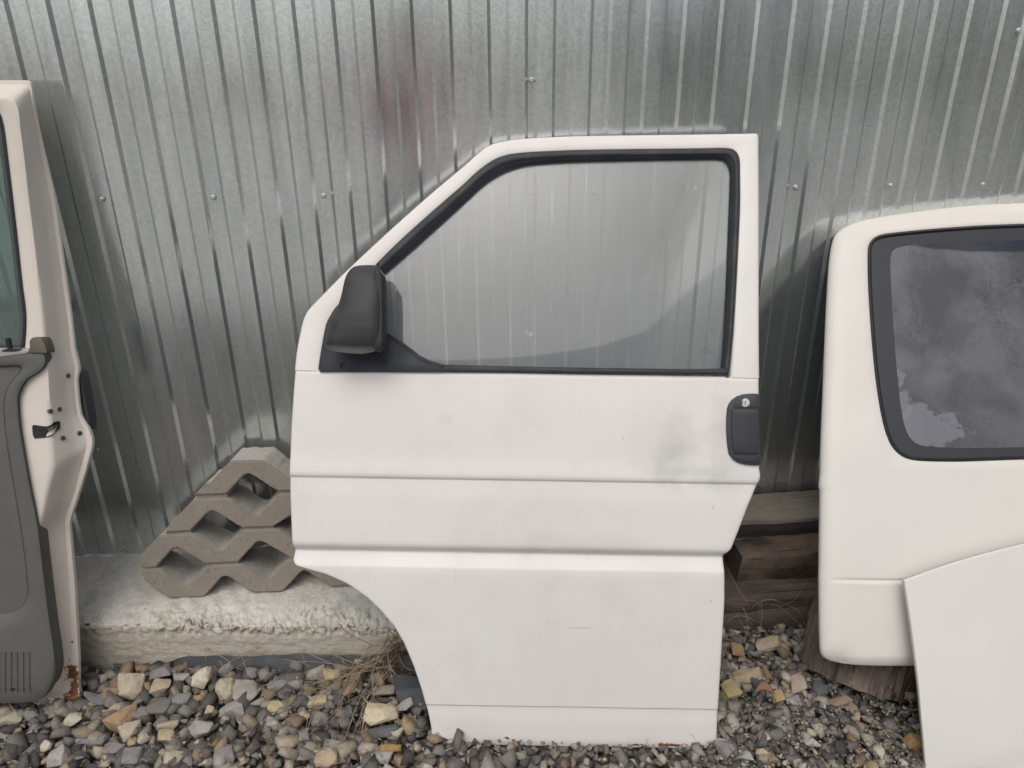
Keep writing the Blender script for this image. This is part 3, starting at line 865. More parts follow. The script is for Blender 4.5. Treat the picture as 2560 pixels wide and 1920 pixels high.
# ------------------------------------------------------------------ stump
BARK = wood_mat("stump_bark", (0.085, 0.066, 0.057), (0.25, 0.195, 0.155), (0.035, 0.028, 0.026), scale=(22, 22, 5), crack=0.8, bumpk=1.0)
st_axis = Vector((0.36, 0.42, 0.83)).normalized()
sb = Vector((0.995, 1.405, -0.02))
stump = empty("tree_stump", sb, "dark bark-covered tree stump lying tilted under the white tailgate", "stump")
stump.rotation_euler = st_axis.to_track_quat('Z', 'Y').to_euler()
v = []; NA, NH = 220, 90
for j in range(NH+1):
    h = 0.27*j/NH
    for i in range(NA):
        w = 2*math.pi*i/NA
        rid = abs(noise.noise(Vector((math.cos(w)*5.5, math.sin(w)*5.5, h*2.2))))
        fine = noise.fractal(Vector((math.cos(w)*14, math.sin(w)*14, h*9)), 0.9, 2, 3)
        r = 0.150*(1+0.12*noise.noise(Vector((math.cos(w)*1.2, math.sin(w)*1.2, h*2))))-0.030*(1-rid)*0.7+0.010*fine
        dz = 0.012*noise.noise(Vector((math.cos(w)*3, math.sin(w)*3, 8.0))) if j in (0, NH) else 0
        v.append((r*math.cos(w), r*math.sin(w), h+dz))
f = grid_faces(NH+1, NA, True)
me = bpy.data.meshes.new("bark"); me.from_pydata(v, [], f); me.materials.append(BARK)
me.polygons.foreach_set('use_smooth', [True]*len(me.polygons))
o = link(bpy.data.objects.new("bark", me)); o.parent = stump
for nm, hh in (("cut_end", 0.0), ("cut_end", 0.27)):
    j = 0 if hh == 0 else NH
    ringv = v[j*NA:(j+1)*NA]
    me = bpy.data.meshes.new(nm); me.from_pydata([(a*0.995, b*0.995, c) for a, b, c in ringv]+[(0, 0, hh)], [], [(i, (i+1) % NA, NA) for i in range(NA)])
    me.materials.append(WOOD_E); o = link(bpy.data.objects.new(nm, me)); o.parent = stump

# ------------------------------------------------------------------ MAIN WHITE DOOR
K = 1.15733
MS = Surf((0.240, 1.243, 0.0), -7.0, [(0, 0.0), (0.062, 0.20), (0.128, 0.40), (0.205, 0.60), (0.29, 0.80), (0.375, 0.96), (0.475, 1.14), (0.575, 1.31)])
door = empty("door_assembly", (0.24, 1.25, 0.0), "white van front door seen from outside with black mirror, leaning on the metal wall", "van door")
DL = Vector(door.location)
def dl(surf, x, y, root=DL, off=0.0): return tuple(surf.W(x*K, y*K, off)-Vector(root))
WHITE = (0.67, 0.645, 0.612)
GRIME = (0.50, 0.49, 0.475)
DPAINT = paint("white_door_paint", WHITE,
    spots=[(dl(MS, 1462, 965), 0.09, (1.5, 1, 0.7), 0.75, GRIME), (dl(MS, 1470, 1020), 0.085, (0.7, 1, 2.4), 0.8, (0.46, 0.462, 0.445)),
           (dl(MS, 1560, 930), 0.07, (1.6, 1, 0.7), 0.7, GRIME), (dl(MS, 1590, 1020), 0.06, (1, 1, 1), 0.5, GRIME),
           (dl(MS, 1130, 1300), 0.3, (1, 1, 0.6), 0.12, (0.62, 0.65, 0.58)), (dl(MS, 960, 905), 0.03, (1, 1, 1.6), 0.35, GRIME),
           (dl(MS, 1250, 1185), 0.14, (0.5, 1, 4), 0.4, GRIME), (dl(MS, 720, 1205), 0.06, (0.6, 1, 2), 0.25, GRIME)],
    chips=1.15, dirt=0.26, rough=0.42,
    rust=[(dl(MS, 1546, 1616), 0.02, (1, 1, 1)), (dl(MS, 1574, 812), 0.010, (1, 1, 2)), (dl(MS, 1450, 1612), 0.02, (0.5, 1, 3)), (dl(MS, 1380, 1611), 0.010, (0.5, 1, 3)), (dl(MS, 1642, 1012), 0.006, (1.5, 1, 0.6))])

LB = [(800, 637), (850, 633), (920, 628.5), (1000, 625.5), (1035, 625), (1100, 627), (1150, 629), (1195, 631.5), (1212, 630), (1222, 636), (1230, 662), (1240, 700),
      (1262, 750), (1290, 790), (1318, 820), (1353, 850), (1390, 872), (1440, 893), (1490, 910), (1545, 925), (1575, 931), (1625, 935)]
RB = [(790, 1639), (815, 1640), (850, 1640), (1000, 1641), (1020, 1642.5), (1030, 1643), (1038, 1641), (1044, 1638), (1100, 1614), (1150, 1595), (1175, 1585), (1188, 1580), (1194, 1574), (1203, 1567), (1215, 1566), (1300, 1566),
      (1400, 1560), (1530, 1552), (1620, 1548)]
def interp(tab, y): return float(np.interp(y, [a for a, b in tab], [b for a, b in tab]))
def ss(a, b, x):
    t = max(0, min(1, (x-a)/(b-a))); return t*t*(3-2*t)
def lin(a, b, x): return max(0.0, min(1.0, (x-a)/(b-a)))
def crease(yr):
    o = 0.0
    # upper fold: the sheet stands proud above the line and drops in under it
    o += 0.0030*ss(985, 1033, yr)-0.0050*lin(1033.5, 1038.5, yr)+0.0020*ss(1040, 1080, yr)
    # swage: upper panel steps in, then flares out again
    o -= 0.0175*lin(1184.5, 1198.5, yr)
    o += 0.0175*(0.75*lin(1201, 1229, yr)+0.25*ss(1201, 1245, yr))
    # lower fold
    o -= 0.0035*ss(1524.5, 1527.5, yr)*(1-ss(1530, 1560, yr)*0.6)
    # belt roll
    o -= 0.004*(1-ss(803, 814, yr))
    return o
rows = []
y = 806.0
crit = [(1031, 1041, 1.0), (1182, 1234, 2.2), (1234, 1262, 3.0), (1520, 1532, 1.0), (803, 816, 2.0)]
while y < 1611:
    rows.append(y)
    stp = 8.0
    for a, b, s_ in crit:
        if a-1 <= y <= b: stp = s_
    y += stp
rows.append(1612.5)
cols = [0.0, 0.0, 0.0022, 0.006, 0.014]+list(np.linspace(0.03, 0.97, 46))+[0.986, 0.994, 0.9978, 1.0, 1.0]
edge = {0: -0.026, 1: -0.0045, 2: -0.0015, 3: -0.0003}
v = []
nC, nR = len(cols), len(rows)
def body_pt(xr, yr, off, sto):
    yy = yr+0.0165*(xr-1100)
    return MS.pos(*MS.st(xr*K, yy*K, round(sto, 5)), off)
for ir, yr in enumerate(rows+[rows[-1]]):
    xl, xr_ = interp(LB, yr+0.0165*(interp(LB, yr)-1100)), interp(RB, yr+0.0165*(interp(RB, yr)-1100))
    for ic, c in enumerate(cols):
        cr = crease(yr)
        e = edge.get(ic, edge.get(nC-1-ic, 0.0))
        if ir == nR: e2 = -0.026
        elif ir == nR-1: e2 = -0.004
        elif ir == nR-2: e2 = -0.0012
        else: e2 = 0.0
        xx = xl+(xr_-xl)*c
        # very slight dents so that the sheet does not read as perfectly flat
        dent = 0.0012*noise.noise(Vector((xx*0.006, yr*0.008, 3)))
        dent -= 0.0035*math.exp(-(((xx-1452)/40)**2+((yr-985)/28)**2))
        dent -= 0.0025*math.exp(-(((xx-1500)/60)**2+((yr-1022)/12)**2))
        ed = min(1, min(c, 1-c)*12)
        off = cr+dent*ed+min(e, e2)
        v.append(body_pt(xx, yr, off, 0.0))
o = sharp(recalc(mesh_obj("door_panel", v, grid_faces(nR+1, nC), DPAINT, door, smooth=True)), 60)

# inner (rear) pressing that gives the door its depth
inner_pts = [(650, 812), (650, 1180), (705, 1205), (790, 1250), (860, 1320), (910, 1400), (945, 1500), (965, 1590), (1535, 1600), (1550, 1220), (1566, 1185), (1625, 1040), (1625, 820)]
DPAINT_IN = paint("door_inner_paint", (0.70, 0.67, 0.64), dirt=0.4)
plate("inner_panel", MS, inner_pts, -0.075, -0.027, plastic("blue_grey_inner_lining", (0.10, 0.125, 0.16), 0.7), door, px=K, bev=0.01)

# window frame
outer = [(637, 800), (638, 790), (641, 762), (645, 738), (649, 720), (654, 697), (660, 681), (668, 668), (690, 645), (740, 594), (800, 537), (860, 482), (930, 420), (1000, 361), (1030, 334), (1048, 320), (1066, 311), (1090, 305), (1130, 300), (1180, 297), (1260, 294), (1400, 292), (1520, 290.5), (1610, 289), (1630, 288.6), (1636, 290), (1638, 296), (1638.5, 330), (1639, 420), (1639, 600), (1639, 720), (1640, 817)]
inner = [(690, 801), (690, 795), (694, 770), (698, 745), (702, 722), (707, 700), (716, 682), (728, 664), (752, 640), (790, 600), (822, 563), (871, 515), (931, 461), (1001, 400), (1030, 373), (1052, 356), (1072, 344), (1095, 336), (1130, 331), (1180, 328), (1260, 325), (1400, 323), (1500, 322), (1555, 321), (1578, 323), (1590, 331), (1596, 345), (1597, 372), (1597, 450), (1590, 600), (1583, 720), (1576, 815)]
ribbon("window_frame", MS, outer, inner, [(0, -0.030, -0.004), (0, -0.0045), (0.03, -0.0016), (0.09, -0.0003), (0.2, 0.0), (0.5, 0.0002), (0.85, -0.0002), (0.95, -0.0018), (1, -0.006), (1, -0.02, -0.006)], DPAINT, door, k=5, px=K)
# back of the frame
ribbon("frame_back", MS, outer[9:], [(a*1.0-0, b) for a, b in inner[9:]], [(0.08, -0.028), (0.08, -0.045), (0.9, -0.045), (0.9, -0.02)], DPAINT_IN, door, k=3, px=K)
# rubber seal round the glass
so = inner[10:]
so = [(818, 566)]+so[1:-1]+[(1575, 796)]
si = [(824, 600), (880, 552), (940, 498), (1008, 436), (1040, 406), (1062, 390), (1082, 378), (1103, 369), (1135, 360), (1182, 355), (1262, 351), (1400, 348), (1490, 346.5), (1540, 346), (1560, 348), (1568, 354), (1574, 366), (1576, 385), (1574, 450), (1568, 600), (1562, 720), (1556, 796)]
ribbon("window_seal", MS, so, si, [(-0.03, -0.006), (-0.03, 0.001), (0.08, 0.0042), (0.25, 0.0052), (0.42, 0.0035), (0.50, 0.0005)], SEAL_OUT, door, k=5, px=K)
ribbon("glass_channel", MS, so, si, [(0.50, 0.0005), (0.56, -0.0005), (0.80, -0.0040), (0.96, -0.0085), (1.02, -0.0085), (1.02, -0.016)], RUBBER, door, k=5, px=K)
# glass
gl = [(700, 800), (706, 735), (740, 680)]+si[0:]+[(1556, 800)]
gp = plate("window_glass", MS, [(a, b) for a, b in gl], -0.0145, -0.0105, GLASS, door, px=K)
# belt moulding
plate("belt_moulding", MS, [(950, 790), (1100, 793), (1300, 796.5), (1480, 799), (1560, 799.5), (1573, 800), (1574, 808.5), (1480, 809.5), (1300, 807), (1100, 804), (950, 803)], -0.006, 0.006, RUBBER, door, px=K, bev=0.0022)
plate("glass_wiper", MS, [(950, 787), (1100, 791), (1300, 794.5), (1480, 797), (1558, 796), (1558, 801), (1300, 798.5), (1100, 795), (950, 792)], -0.010, 0.0, SEAL_OUT, door, px=K, bev=0.001)
# mirror triangle
tri = [(689, 803), (690, 780), (695, 745), (702, 712), (712, 686), (728, 662), (760, 630), (800, 590), (812, 578), (821, 590), (822, 700), (826, 715), (845, 728), (880, 752), (905, 771), (922, 780), (940, 786), (957, 789), (957, 803)]
plate("mirror_triangle", MS, tri, -0.008, 0.0075, TRIM_BLUE, door, px=K, bev=0.003)
ribbon("triangle_lip", MS, [(826, 712), (846, 724), (882, 748), (908, 768), (925, 777), (957, 787)], [(824, 718), (842, 730), (877, 754), (902, 774), (920, 783), (955, 793)], [(0, 0.0), (0.1, 0.0095), (0.9, 0.0095), (1, 0.0)], TRIM_BLUE, door, k=4, px=K)
for (x, y) in ((739, 790), (832, 780)):
    c = MS.W(x*K, y*K, 0.0078); nrm = (MS.W(x*K, y*K, 0.02)-MS.W(x*K, y*K, 0.0)).normalized()
    v1, f1 = lathe(c, nrm, [(0.0062, -0.002), (0.0062, 0.0008), (0.0046, 0.0012), (0.0040, -0.0012), (0.0022, -0.0014), (0.0018, 0.0002), (0.0001, 0.0004)], 18)
    sharp(mesh_obj("trim_screw", v1, f1, DARK, door), 40)

# mirror housing: closed body lofted row by row
def smooth_tab(tab, y): 
    ys_ = [t[0] for t in tab]; xs_ = [t[1] for t in tab]
    return float(np.interp(y, ys_, xs_))
ML = catmull([(572.5, 792), (573.5, 775), (577, 763), (585, 754), (597, 747), (615, 742), (640, 736.5), (660, 730), (675, 722), (684, 715), (695, 712.5), (712, 710.5), (724, 706), (737, 703), (746, 703.5), (754, 708), (759, 722), (763.5, 760), (764.5, 785)], 6)
MR = catmull([(572.5, 800), (573.5, 812), (577, 820), (584, 824), (600, 825.5), (640, 826), (700, 826.5), (735, 826.5), (748, 824.5), (755, 818), (760, 806), (764.5, 785)], 6)
root_mirror = []
v = []; NRow, NSec = 64, 40
ysm = [572.6+(764.4-572.6)*(0.5-0.5*math.cos(math.pi*i/(NRow-1))) for i in range(NRow)]
for yv in ysm:
    xl, xr_ = smooth_tab(ML, yv), smooth_tab(MR, yv)
    f_ = (yv-572.6)/(764.4-572.6)
    hh = math.sin(math.pi*min(1, max(0, f_*0.98+0.01)))**0.35
    dep = 0.060*hh*(0.80+0.25*f_)
    ctr = 0.072
    for k in range(NSec):
        w = 2*math.pi*k/NSec
        cx, cz = math.cos(w), math.sin(w)
        ex = 0.55
        sx = math.copysign(abs(cx)**ex, cx); sz = math.copysign(abs(cz)**0.62, cz)
        u = 0.5+0.5*sx
        off = ctr+dep*sz*(1.0 if sz > 0 else 0.75)
        x = xl+(xr_-xl)*u
        # the pixel outline is met at the widest section
        v.append(MS.W(x*K, yv*K, round(off, 3)))
f = grid_faces(NRow, NSec, True)+[tuple(range(NSec)), tuple(range((NRow-1)*NSec, NRow*NSec))]
HOUS = plastic("mirror_housing_faded", (0.030, 0.030, 0.031), 0.62, 0.22, (0.11, 0.11, 0.105), grain=600, bumps=0.12,
               fade=(dl(MS, 765, 772, off=0.1), 0.045, (0.42, 0.3, 1.5), (0.27, 0.26, 0.23)))
mir = recalc(mesh_obj("mirror_housing", v, f, HOUS, door)); sharp(mir, 60)
plate("mirror_rim", MS, [(807, 576), (818, 580), (823, 588), (825.5, 602), (826.5, 700), (826.5, 740), (822, 750), (812, 757), (806, 757)], 0.060, 0.112, DARK, door, px=K, bev=0.006)
MIRG = NT("mirror_glass").set(color=(0.8, 0.8, 0.8), metal=1.0, rough=0.03)
# reflecting glass on the side that faces the rear
v = []
for yv in np.linspace(590, 745, 14):
    for o_ in (0.040, 0.102):
        v.append(MS.pos(*MS.st(828.2*K, yv*K, 0.072), o_))
mesh_obj("mirror_glass", v, grid_faces(14, 2), MIRG, door)
# arm between triangle and housing
c0, c1 = MS.W(758*K, 720*K, 0.004), MS.W(762*K, 715*K, 0.05)
v1, f1 = tube([c0, c0.lerp(c1, .5), c1], [0.028, 0.022, 0.026], 20)
sharp(mesh_obj("mirror_arm", v1, f1, TRIM_BLUE, door), 50)

# door handle
hz = lambda l: [((1750+x*0.2411)/K, (850+y*0.2411)/K) for x, y in l]
hd = [(612, 557), (540, 555), (450, 562), (385, 585), (335, 622), (303, 665), (288, 712), (280, 800), (277, 900), (281, 1000), (289, 1100), (305, 1185), (345, 1240), (400, 1275), (470, 1295), (550, 1303), (630, 1302), (628, 1180), (618, 900), (612, 700)]
plate("handle_housing", MS, hz(hd), -0.012, 0.0075, HANDLE, door, px=K, bev=0.003)
plate("handle_cap", MS, hz([(600, 570), (540, 568), (465, 580), (410, 605), (372, 640), (345, 704), (600, 704)]), 0.004, 0.0105, HANDLE, door, px=K, bev=0.0018)
plate("handle_flap", MS, hz([(600, 718), (338, 718), (332, 800), (330, 900), (334, 1000), (342, 1100), (356, 1178), (608, 1182), (606, 950)]), 0.004, 0.012, HANDLE, door, px=K, bev=0.0022)
plate("handle_foot", MS, hz([(608, 1196), (350, 1196), (385, 1238), (430, 1258), (510, 1266), (608, 1268)]), 0.004, 0.0095, HANDLE, door, px=K, bev=0.0015)
c = MS.W(1750+470*0.2411, 850+652*0.2411, 0.0103)
nrm = (MS.W(1863, 1007, 0.02)-MS.W(1863, 1007, 0.0)).normalized()
v1, f1 = lathe(c, nrm, [(0.0098, -0.002), (0.0098, 0.0012), (0.0090, 0.0020), (0.0075, 0.0022), (0.0070, 0.0016), (0.0001, 0.0016)], 28)
lock = sharp(mesh_obj("lock_cylinder", v1, f1, METAL, door), 40)
a = MS.e1; b = nrm.cross(a)
cc = c+nrm*0.0018
mesh_obj("key_slot", [cc+a*x*0.0009+b*y*0.0046+nrm*z*0.0003 for z in (0, 1) for x, y in ((-1, -1), (1, -1), (1, 1), (-1, 1))],
         [(4, 5, 6, 7), (3, 2, 1, 0), (0, 1, 5, 4), (1, 2, 6, 5), (2, 3, 7, 6), (3, 0, 4, 7)], DARK, lock)

# etched approval mark on the glass
PRINT = NT("etched_print").set(color=(0.13, 0.13, 0.14), rough=0.8)
def text_on(surf, body, x, y, size_px, off, parent, name="glass_print", mirror=False, align='LEFT'):
    cu = bpy.data.curves.new(name, 'FONT'); cu.body = body
    p = surf.W(x, y, off)
    dist = (p-CAM).dot(fw)
    cu.size = size_px*dist/F_PX; cu.extrude = 0.00005; cu.align_x = align
    n_ = (surf.W(x, y, off+0.02)-p).normalized()
    ax = surf.e1.copy()
    if mirror: ax = -ax
    ay = (n_.cross(surf.e1)).normalized()
    az = ax.cross(ay)
    M = Matrix((ax, ay, az)).transposed().to_4x4()
    o = link(bpy.data.objects.new(name, cu)); cu.materials.append(PRINT)
    dg = bpy.context.evaluated_depsgraph_get()
    mm = bpy.data.meshes.new_from_object(o.evaluated_get(dg))
    bpy.data.objects.remove(o); bpy.data.curves.remove(cu)
    M.translation = p-Vector(parent.location)
    mm.transform(M); mm.materials.clear(); mm.materials.append(PRINT)
    o = link(bpy.data.objects.new(name, mm)); o.parent = parent
    return o
text_on(MS, "E1", 1752, 881, 6.5, -0.0098, door)
text_on(MS, "43R-001513", 1760, 881, 5.4, -0.0098, door)
text_on(MS, "TEMPERLITE", 1757, 872.5, 3.6, -0.0098, door)
text_on(MS, "SICHERHEIT", 1758, 886, 3.2, -0.0098, door)
c = MS.W(1754, 878, -0.0099)
v1, f1 = [], []
def ring_on(surf, x, y, r_px, w_px, off, parent, name="glass_print"):
    v, n = [], 24
    for rr in (r_px-w_px, r_px):
        for i in range(n):
            w = 2*math.pi*i/n
            v.append(surf.W(x+rr*math.cos(w), y+rr*math.sin(w), off))
    return mesh_obj(name, v, grid_faces(2, n, True), PRINT, parent)
ring_on(MS, 1753.5, 878, 5.0, 0.7, -0.0099, door)
ring_on(MS, 1767, 865.5, 3.2, 0.8, -0.0099, door)

# scratches on the skin
SCR = NT("scratch_dark").set(color=(0.20, 0.18, 0.17), rough=0.9)
for pts, r in (([(1543, 1090), (1541, 1094), (1538, 1101)], 0.0007), ([(1225, 1358), (1245, 1356), (1262, 1357), (1282, 1353)], 0.00045), ([(800, 938), (799, 944)], 0.0007), ([(1018, 1411), (1023, 1420)], 0.0005),
               ([(984, 1230), (985, 1262)], 0.00035), ([(1215, 885), (1216, 892)], 0.0005), ([(962, 1573), (975, 1578)], 0.0006)):
    v1, f1 = tube([MS.W(x*K, y*K, 0.0002) for x, y in pts], [0.0001]+[r]*(len(pts)-2)+[0.0001], 6)
    mesh_obj("scratch", v1, f1, SCR, door)

# ------------------------------------------------------------------ LEFT DOOR, seen from its inner side
LS = Surf((-0.986, 1.487, 0.0), -4.0, [(0, 0), (0.115, 0.40), (0.24, 0.85), (0.30, 1.12), (0.345, 1.44)])
ldoor = empty("door_assembly", (-1.1, 1.49, 0.0), "van door seen from its inner side with grey trim and a rusty bottom corner", "van door")
LL = Vector(ldoor.location)
def ll(x, y, off=0.0): return tuple(LS.W(x, y, off)-LL)
CREAMW = (0.62, 0.57, 0.505)
LPAINT = paint("dull_inner_door_paint", CREAMW, spots=[(ll(120, 1250), 0.12, (1, 1, .6), 0.25, (0.42, 0.40, 0.37)), (ll(90, 400), 0.12, (1, 1, .5), 0.3, (0.45, 0.42, 0.38))],
               chips=0.9, dirt=0.35, rough=0.55, rust=[(ll(190, 1750), 0.036, (1.2, 1, 0.75)), (ll(186, 1705, 0.01), 0.036, (3.0, 1, 0.5)), (ll(140, 1762), 0.05, (0.45, 1, 2.2)), (ll(70, 1765), 0.035, (0.4, 1, 2.4)), (ll(20, 1768), 0.015, (0.4, 1, 2.4)), (ll(180, 1605, 0.01), 0.004, (1, 1, 1)), (ll(118, 915, .07), 0.006, (1, 1, 1))])
#        A (inner edge)  B (ridge)     C (flange root)  D (silhouette)
TAB = [((-700, 264), (-700, 238), (-700, 213), (-700, 200)),
       ((-300, 265), (-300, 239), (-300, 213), (-300, 200)),
       ((-60, 268), (-60, 240), (-40, 214), (-40, 201)),
       ((-18, 272), (10, 243), (40, 214), (55, 201)),
       ((-5, 279), (34, 252), (64, 216), (72, 202)),
       ((2, 292), (46, 276), (73, 228), (78, 214)),
       ((9, 322), (51, 322), (83, 290), (88, 285)),
       ((20, 406), (62, 406), (103, 406), (114, 404)),
       ((31, 498), (72, 498), (122, 490), (134, 488)),
       ((43, 600), (85, 600), (138, 590), (149, 588)),
       ((54, 703), (97, 703), (154, 703), (165, 703)),
       ((64, 790), (107, 790), (167, 795), (178, 793)),
       ((60, 870), (114, 870), (176, 880), (188, 880)),
       ((45, 930), (120, 930), (184, 918), (196, 918)),
       ((30, 985), (123, 985), (184, 960), (193, 955)),
       ((30, 1040), (126, 1040), (192, 1035), (202, 1035)),
       ((34, 1080), (129, 1095), (204, 1068), (219, 1068)),
       ((40, 1120), (131, 1140), (212, 1100), (230, 1098)),
       ((45, 1150), (132, 1172), (213, 1122), (229, 1122)),
       ((55, 1200), (118, 1230), (196, 1180), (211, 1186)),
       ((66, 1255), (106, 1285), (181, 1240), (193, 1246)),
       ((74, 1300), (98, 1318), (163, 1288), (177, 1295)),
       ((80, 1340), (92, 1345), (160, 1318), (174, 1318)),
       ((88, 1390), (98, 1395), (164, 1370), (178, 1368)),
       ((98, 1470), (108, 1475), (170, 1460), (186, 1460)),
       ((108, 1553), (118, 1556), (175, 1550), (191, 1550)),
       ((116, 1625), (128, 1630), (179, 1640), (196, 1640)),
       ((117, 1668), (131, 1680), (180, 1700), (196, 1712)),
       ((108, 1700), (126, 1715), (177, 1738), (196, 1759)),
       ((80, 1722), (90, 1738), (120, 1744), (130, 1761)),
       ((20, 1732), (20, 1748), (20, 1750), (20, 1765)),
       ((-100, 1735), (-100, 1750), (-100, 1752), (-100, 1768)),
       ((-700, 1735), (-700, 1750), (-700, 1752), (-700, 1770))]
cA, cB, cC, cD = [catmull([r[i] for r in TAB], 4) for i in range(4)]
OA, OB, OC = 0.074, 0.076, 0.010
v = []
def lane(c1, c2, u, off, so=None):
    for a, b in zip(c1, c2):
        x, y = a[0]+(b[0]-a[0])*u, a[1]+(b[1]-a[1])*u
        bump_ = 0.0015*noise.noise(Vector((x*0.02, y*0.02, 5))) if 0 < off < 0.07 else 0
        v.append(LS.pos(*LS.st(x, y, off if so is None else so), off+bump_))
nl = len(cA)
lane(cA, cB, 0, OA-0.05, OA); lane(cA, cB, 0, OA-0.004); lane(cA, cB, 0.05, OA); lane(cA, cB, 0.5, OA+0.001); lane(cA, cB, 0.85, OB)
lane(cB, cC, 0.0, OB-0.0015); lane(cB, cC, 0.1, OB-0.007); lane(cB, cC, 0.3, 0.055); lane(cB, cC, 0.6, 0.034); lane(cB, cC, 0.85, 0.016); lane(cB, cC, 1.0, 0.0105)
lane(cC, cD, 0.15, 0.0085); lane(cC, cD, 0.5, 0.0085); lane(cC, cD, 0.85, 0.0085); lane(cC, cD, 1.0, 0.0075); lane(cC, cD, 1.0, 0.0, 0.0075)
sharp(recalc(mesh_obj("inner_shell", v, grid_faces(16, nl), LPAINT, ldoor)), 55)
BY = [(r[1][1], r[1][0]) for r in TAB[5:28]]; CY = [(r[2][1], r[2][0]) for r in TAB[5:28]]
def loff(x, y):
    xb, xc = interp(BY, y), interp(CY, y)
    if x <= xb: return OB
    return float(np.interp((x-xb)/(xc-xb), [0, 0.1, 0.3, 0.6, 0.85, 1.0, 1.2], [OB-0.0015, OB-0.007, 0.055, 0.034, 0.016, 0.0105, 0.0085]))
# outer skin behind
skin = [(-700, 885)]+[(x-1, y) for x, y in cD[12*4:29*4]]+[(-700, 1768)]
plate("outer_skin", LS, skin, -0.012, 0.0005, paint("outer_skin_paint", WHITE, dirt=0.3), ldoor)
fr_o = cD[:12*4+1]; fr_i = [(a[0]-14, a[1]+14) for a in cA[:12*4+1]]
ribbon("outer_frame", LS, [p for p in fr_o[::4]], [p for p in fr_i[::4]], [(0, 0.0), (0, -0.012), (1, -0.012), (1, 0.03)], LPAINT, ldoor, k=3)
# handle on the far side peeping out
plate("rear_handle", LS, [(190, 925), (200, 930), (207, 960), (214, 1000), (222, 1045), (224, 1078), (200, 1078), (190, 1000)], -0.045, -0.008, HANDLE, ldoor, bev=0.006)
# grey trim
TRIM = plastic("grey_door_trim", (0.090, 0.091, 0.084), 0.6, 0.3, (0.16, 0.155, 0.14), grain=500, bumps=0.15)
TRIM_L = plastic("pale_sill_trim", (0.36, 0.35, 0.32), 0.6, 0.3, (0.28, 0.27, 0.25), grain=500, bumps=0.1)
to = [(-700, 879), (-200, 879), (40, 880), (85, 880), (112, 881), (117, 892), (116, 908), (108, 922), (90, 936), (70, 948), (55, 968), (46, 993), (47, 1030), (51, 1071), (63, 1143), (75, 1210), (96, 1312), (111, 1433), (126, 1553), (138, 1630), (141, 1672), (134, 1705), (115, 1738), (78, 1754), (0, 1758), (-200, 1760), (-700, 1762)]
ti = [(-700, 920), (-200, 920), (10, 918), (30, 916), (46, 918), (52, 922), (50, 930), (42, 938), (32, 950), (22, 965), (14, 985), (10, 1010), (11, 1040), (14, 1080), (24, 1150), (36, 1222), (51, 1312), (62, 1395), (68, 1450), (70, 1478), (67, 1497), (56, 1515), (40, 1527), (18, 1534), (-60, 1537), (-200, 1539), (-700, 1540)]
ribbon("trim_panel", LS, to, ti, [(0, 0.05, 0.08), (0, 0.080), (0.03, 0.084), (0.08, 0.0875), (0.2, 0.089), (0.8, 0.089), (0.93, 0.0865), (1.0, 0.079), (1.0, 0.065, 0.079)], TRIM, ldoor, k=4)
plate("trim_recess", LS, [(a-1, b) for a, b in catmull(ti, 3)], 0.074, 0.0792, TRIM, ldoor)
ribbon("trim_piping", LS, to[4:25], [(a-4, b-1) for a, b in to[4:25]], [(-0.4, 0.074), (-0.2, 0.079), (0.6, 0.079), (1, 0.074)], plastic("dark_red_edge", (0.05, 0.025, 0.025), 0.6), ldoor, k=4)
plate("sill_cap", LS, [(-700, 870), (-200, 870), (2, 873), (72, 872), (73, 881), (64, 885), (30, 889), (0, 893), (-100, 905), (-700, 908)], 0.06, 0.0915, TRIM_L, ldoor, bev=0.004)
plate("corner_bracket", LS, [(72.6, 851), (77, 847), (78.5, 844), (101, 844), (106, 850), (110, 858), (113, 866), (117, 880), (116, 884), (73.6, 882)], 0.06, 0.093, plastic("olive_bracket", (0.10, 0.09, 0.065), 0.6), ldoor, bev=0.002)
# lock knob
p0, p1 = LS.W(26, 874, 0.088), LS.W(19.5, 845, 0.090)
v1, f1 = tube([p0, p0.lerp(p1, .2), p0.lerp(p1, .85), p0.lerp(p1, .97), p1], [0.0055, 0.0056, 0.0062, 0.0058, 0.0035], 14)
sharp(mesh_obj("lock_knob", v1, f1, DARK, ldoor), 50)
plate("knob_base", LS, [(1, 877), (12, 873), (50, 871), (54, 873), (45, 877), (35, 879), (3, 879)], 0.088, 0.0935, DARK, ldoor, bev=0.001)
# dimple field of the trim
vf = []
for i in range(10):
    for j in range(7):
        x, y = -62+i*15.2, 1630+j*14.5
        if x > 72: continue
        q = [LS.W(x+a, y+b, 0.0892) for a, b in ((0, 0), (12.5, 0), (12.5, 3.2), (0, 3.2))]+[LS.W(x+a, y+b, 0.0912) for a, b in ((0, 0), (12.5, 0), (12.5, 3.2), (0, 3.2))]
        vf.append((q, [(4, 5, 6, 7), (0, 1, 5, 4), (1, 2, 6, 5), (2, 3, 7, 6), (3, 0, 4, 7)]))
        q = [LS.W(x+a, y+b, 0.0892) for a, b in ((12.7, 0), (14.0, 0), (14.0, 13), (12.7, 13))]+[LS.W(x+a, y+b, 0.0912) for a, b in ((12.7, 0), (14.0, 0), (14.0, 13), (12.7, 13))]
        vf.append((q, [(4, 5, 6, 7), (0, 1, 5, 4), (1, 2, 6, 5), (2, 3, 7, 6), (3, 0, 4, 7)]))
gr = mesh_obj("trim_grid", *merge(vf), TRIM, ldoor); gr['kind'] = 'stuff'
plate("trim_hole", LS, [(24, 1721), (36, 1720), (37, 1724), (34, 1727), (25, 1726)], 0.0885, 0.0898, DARK, ldoor)
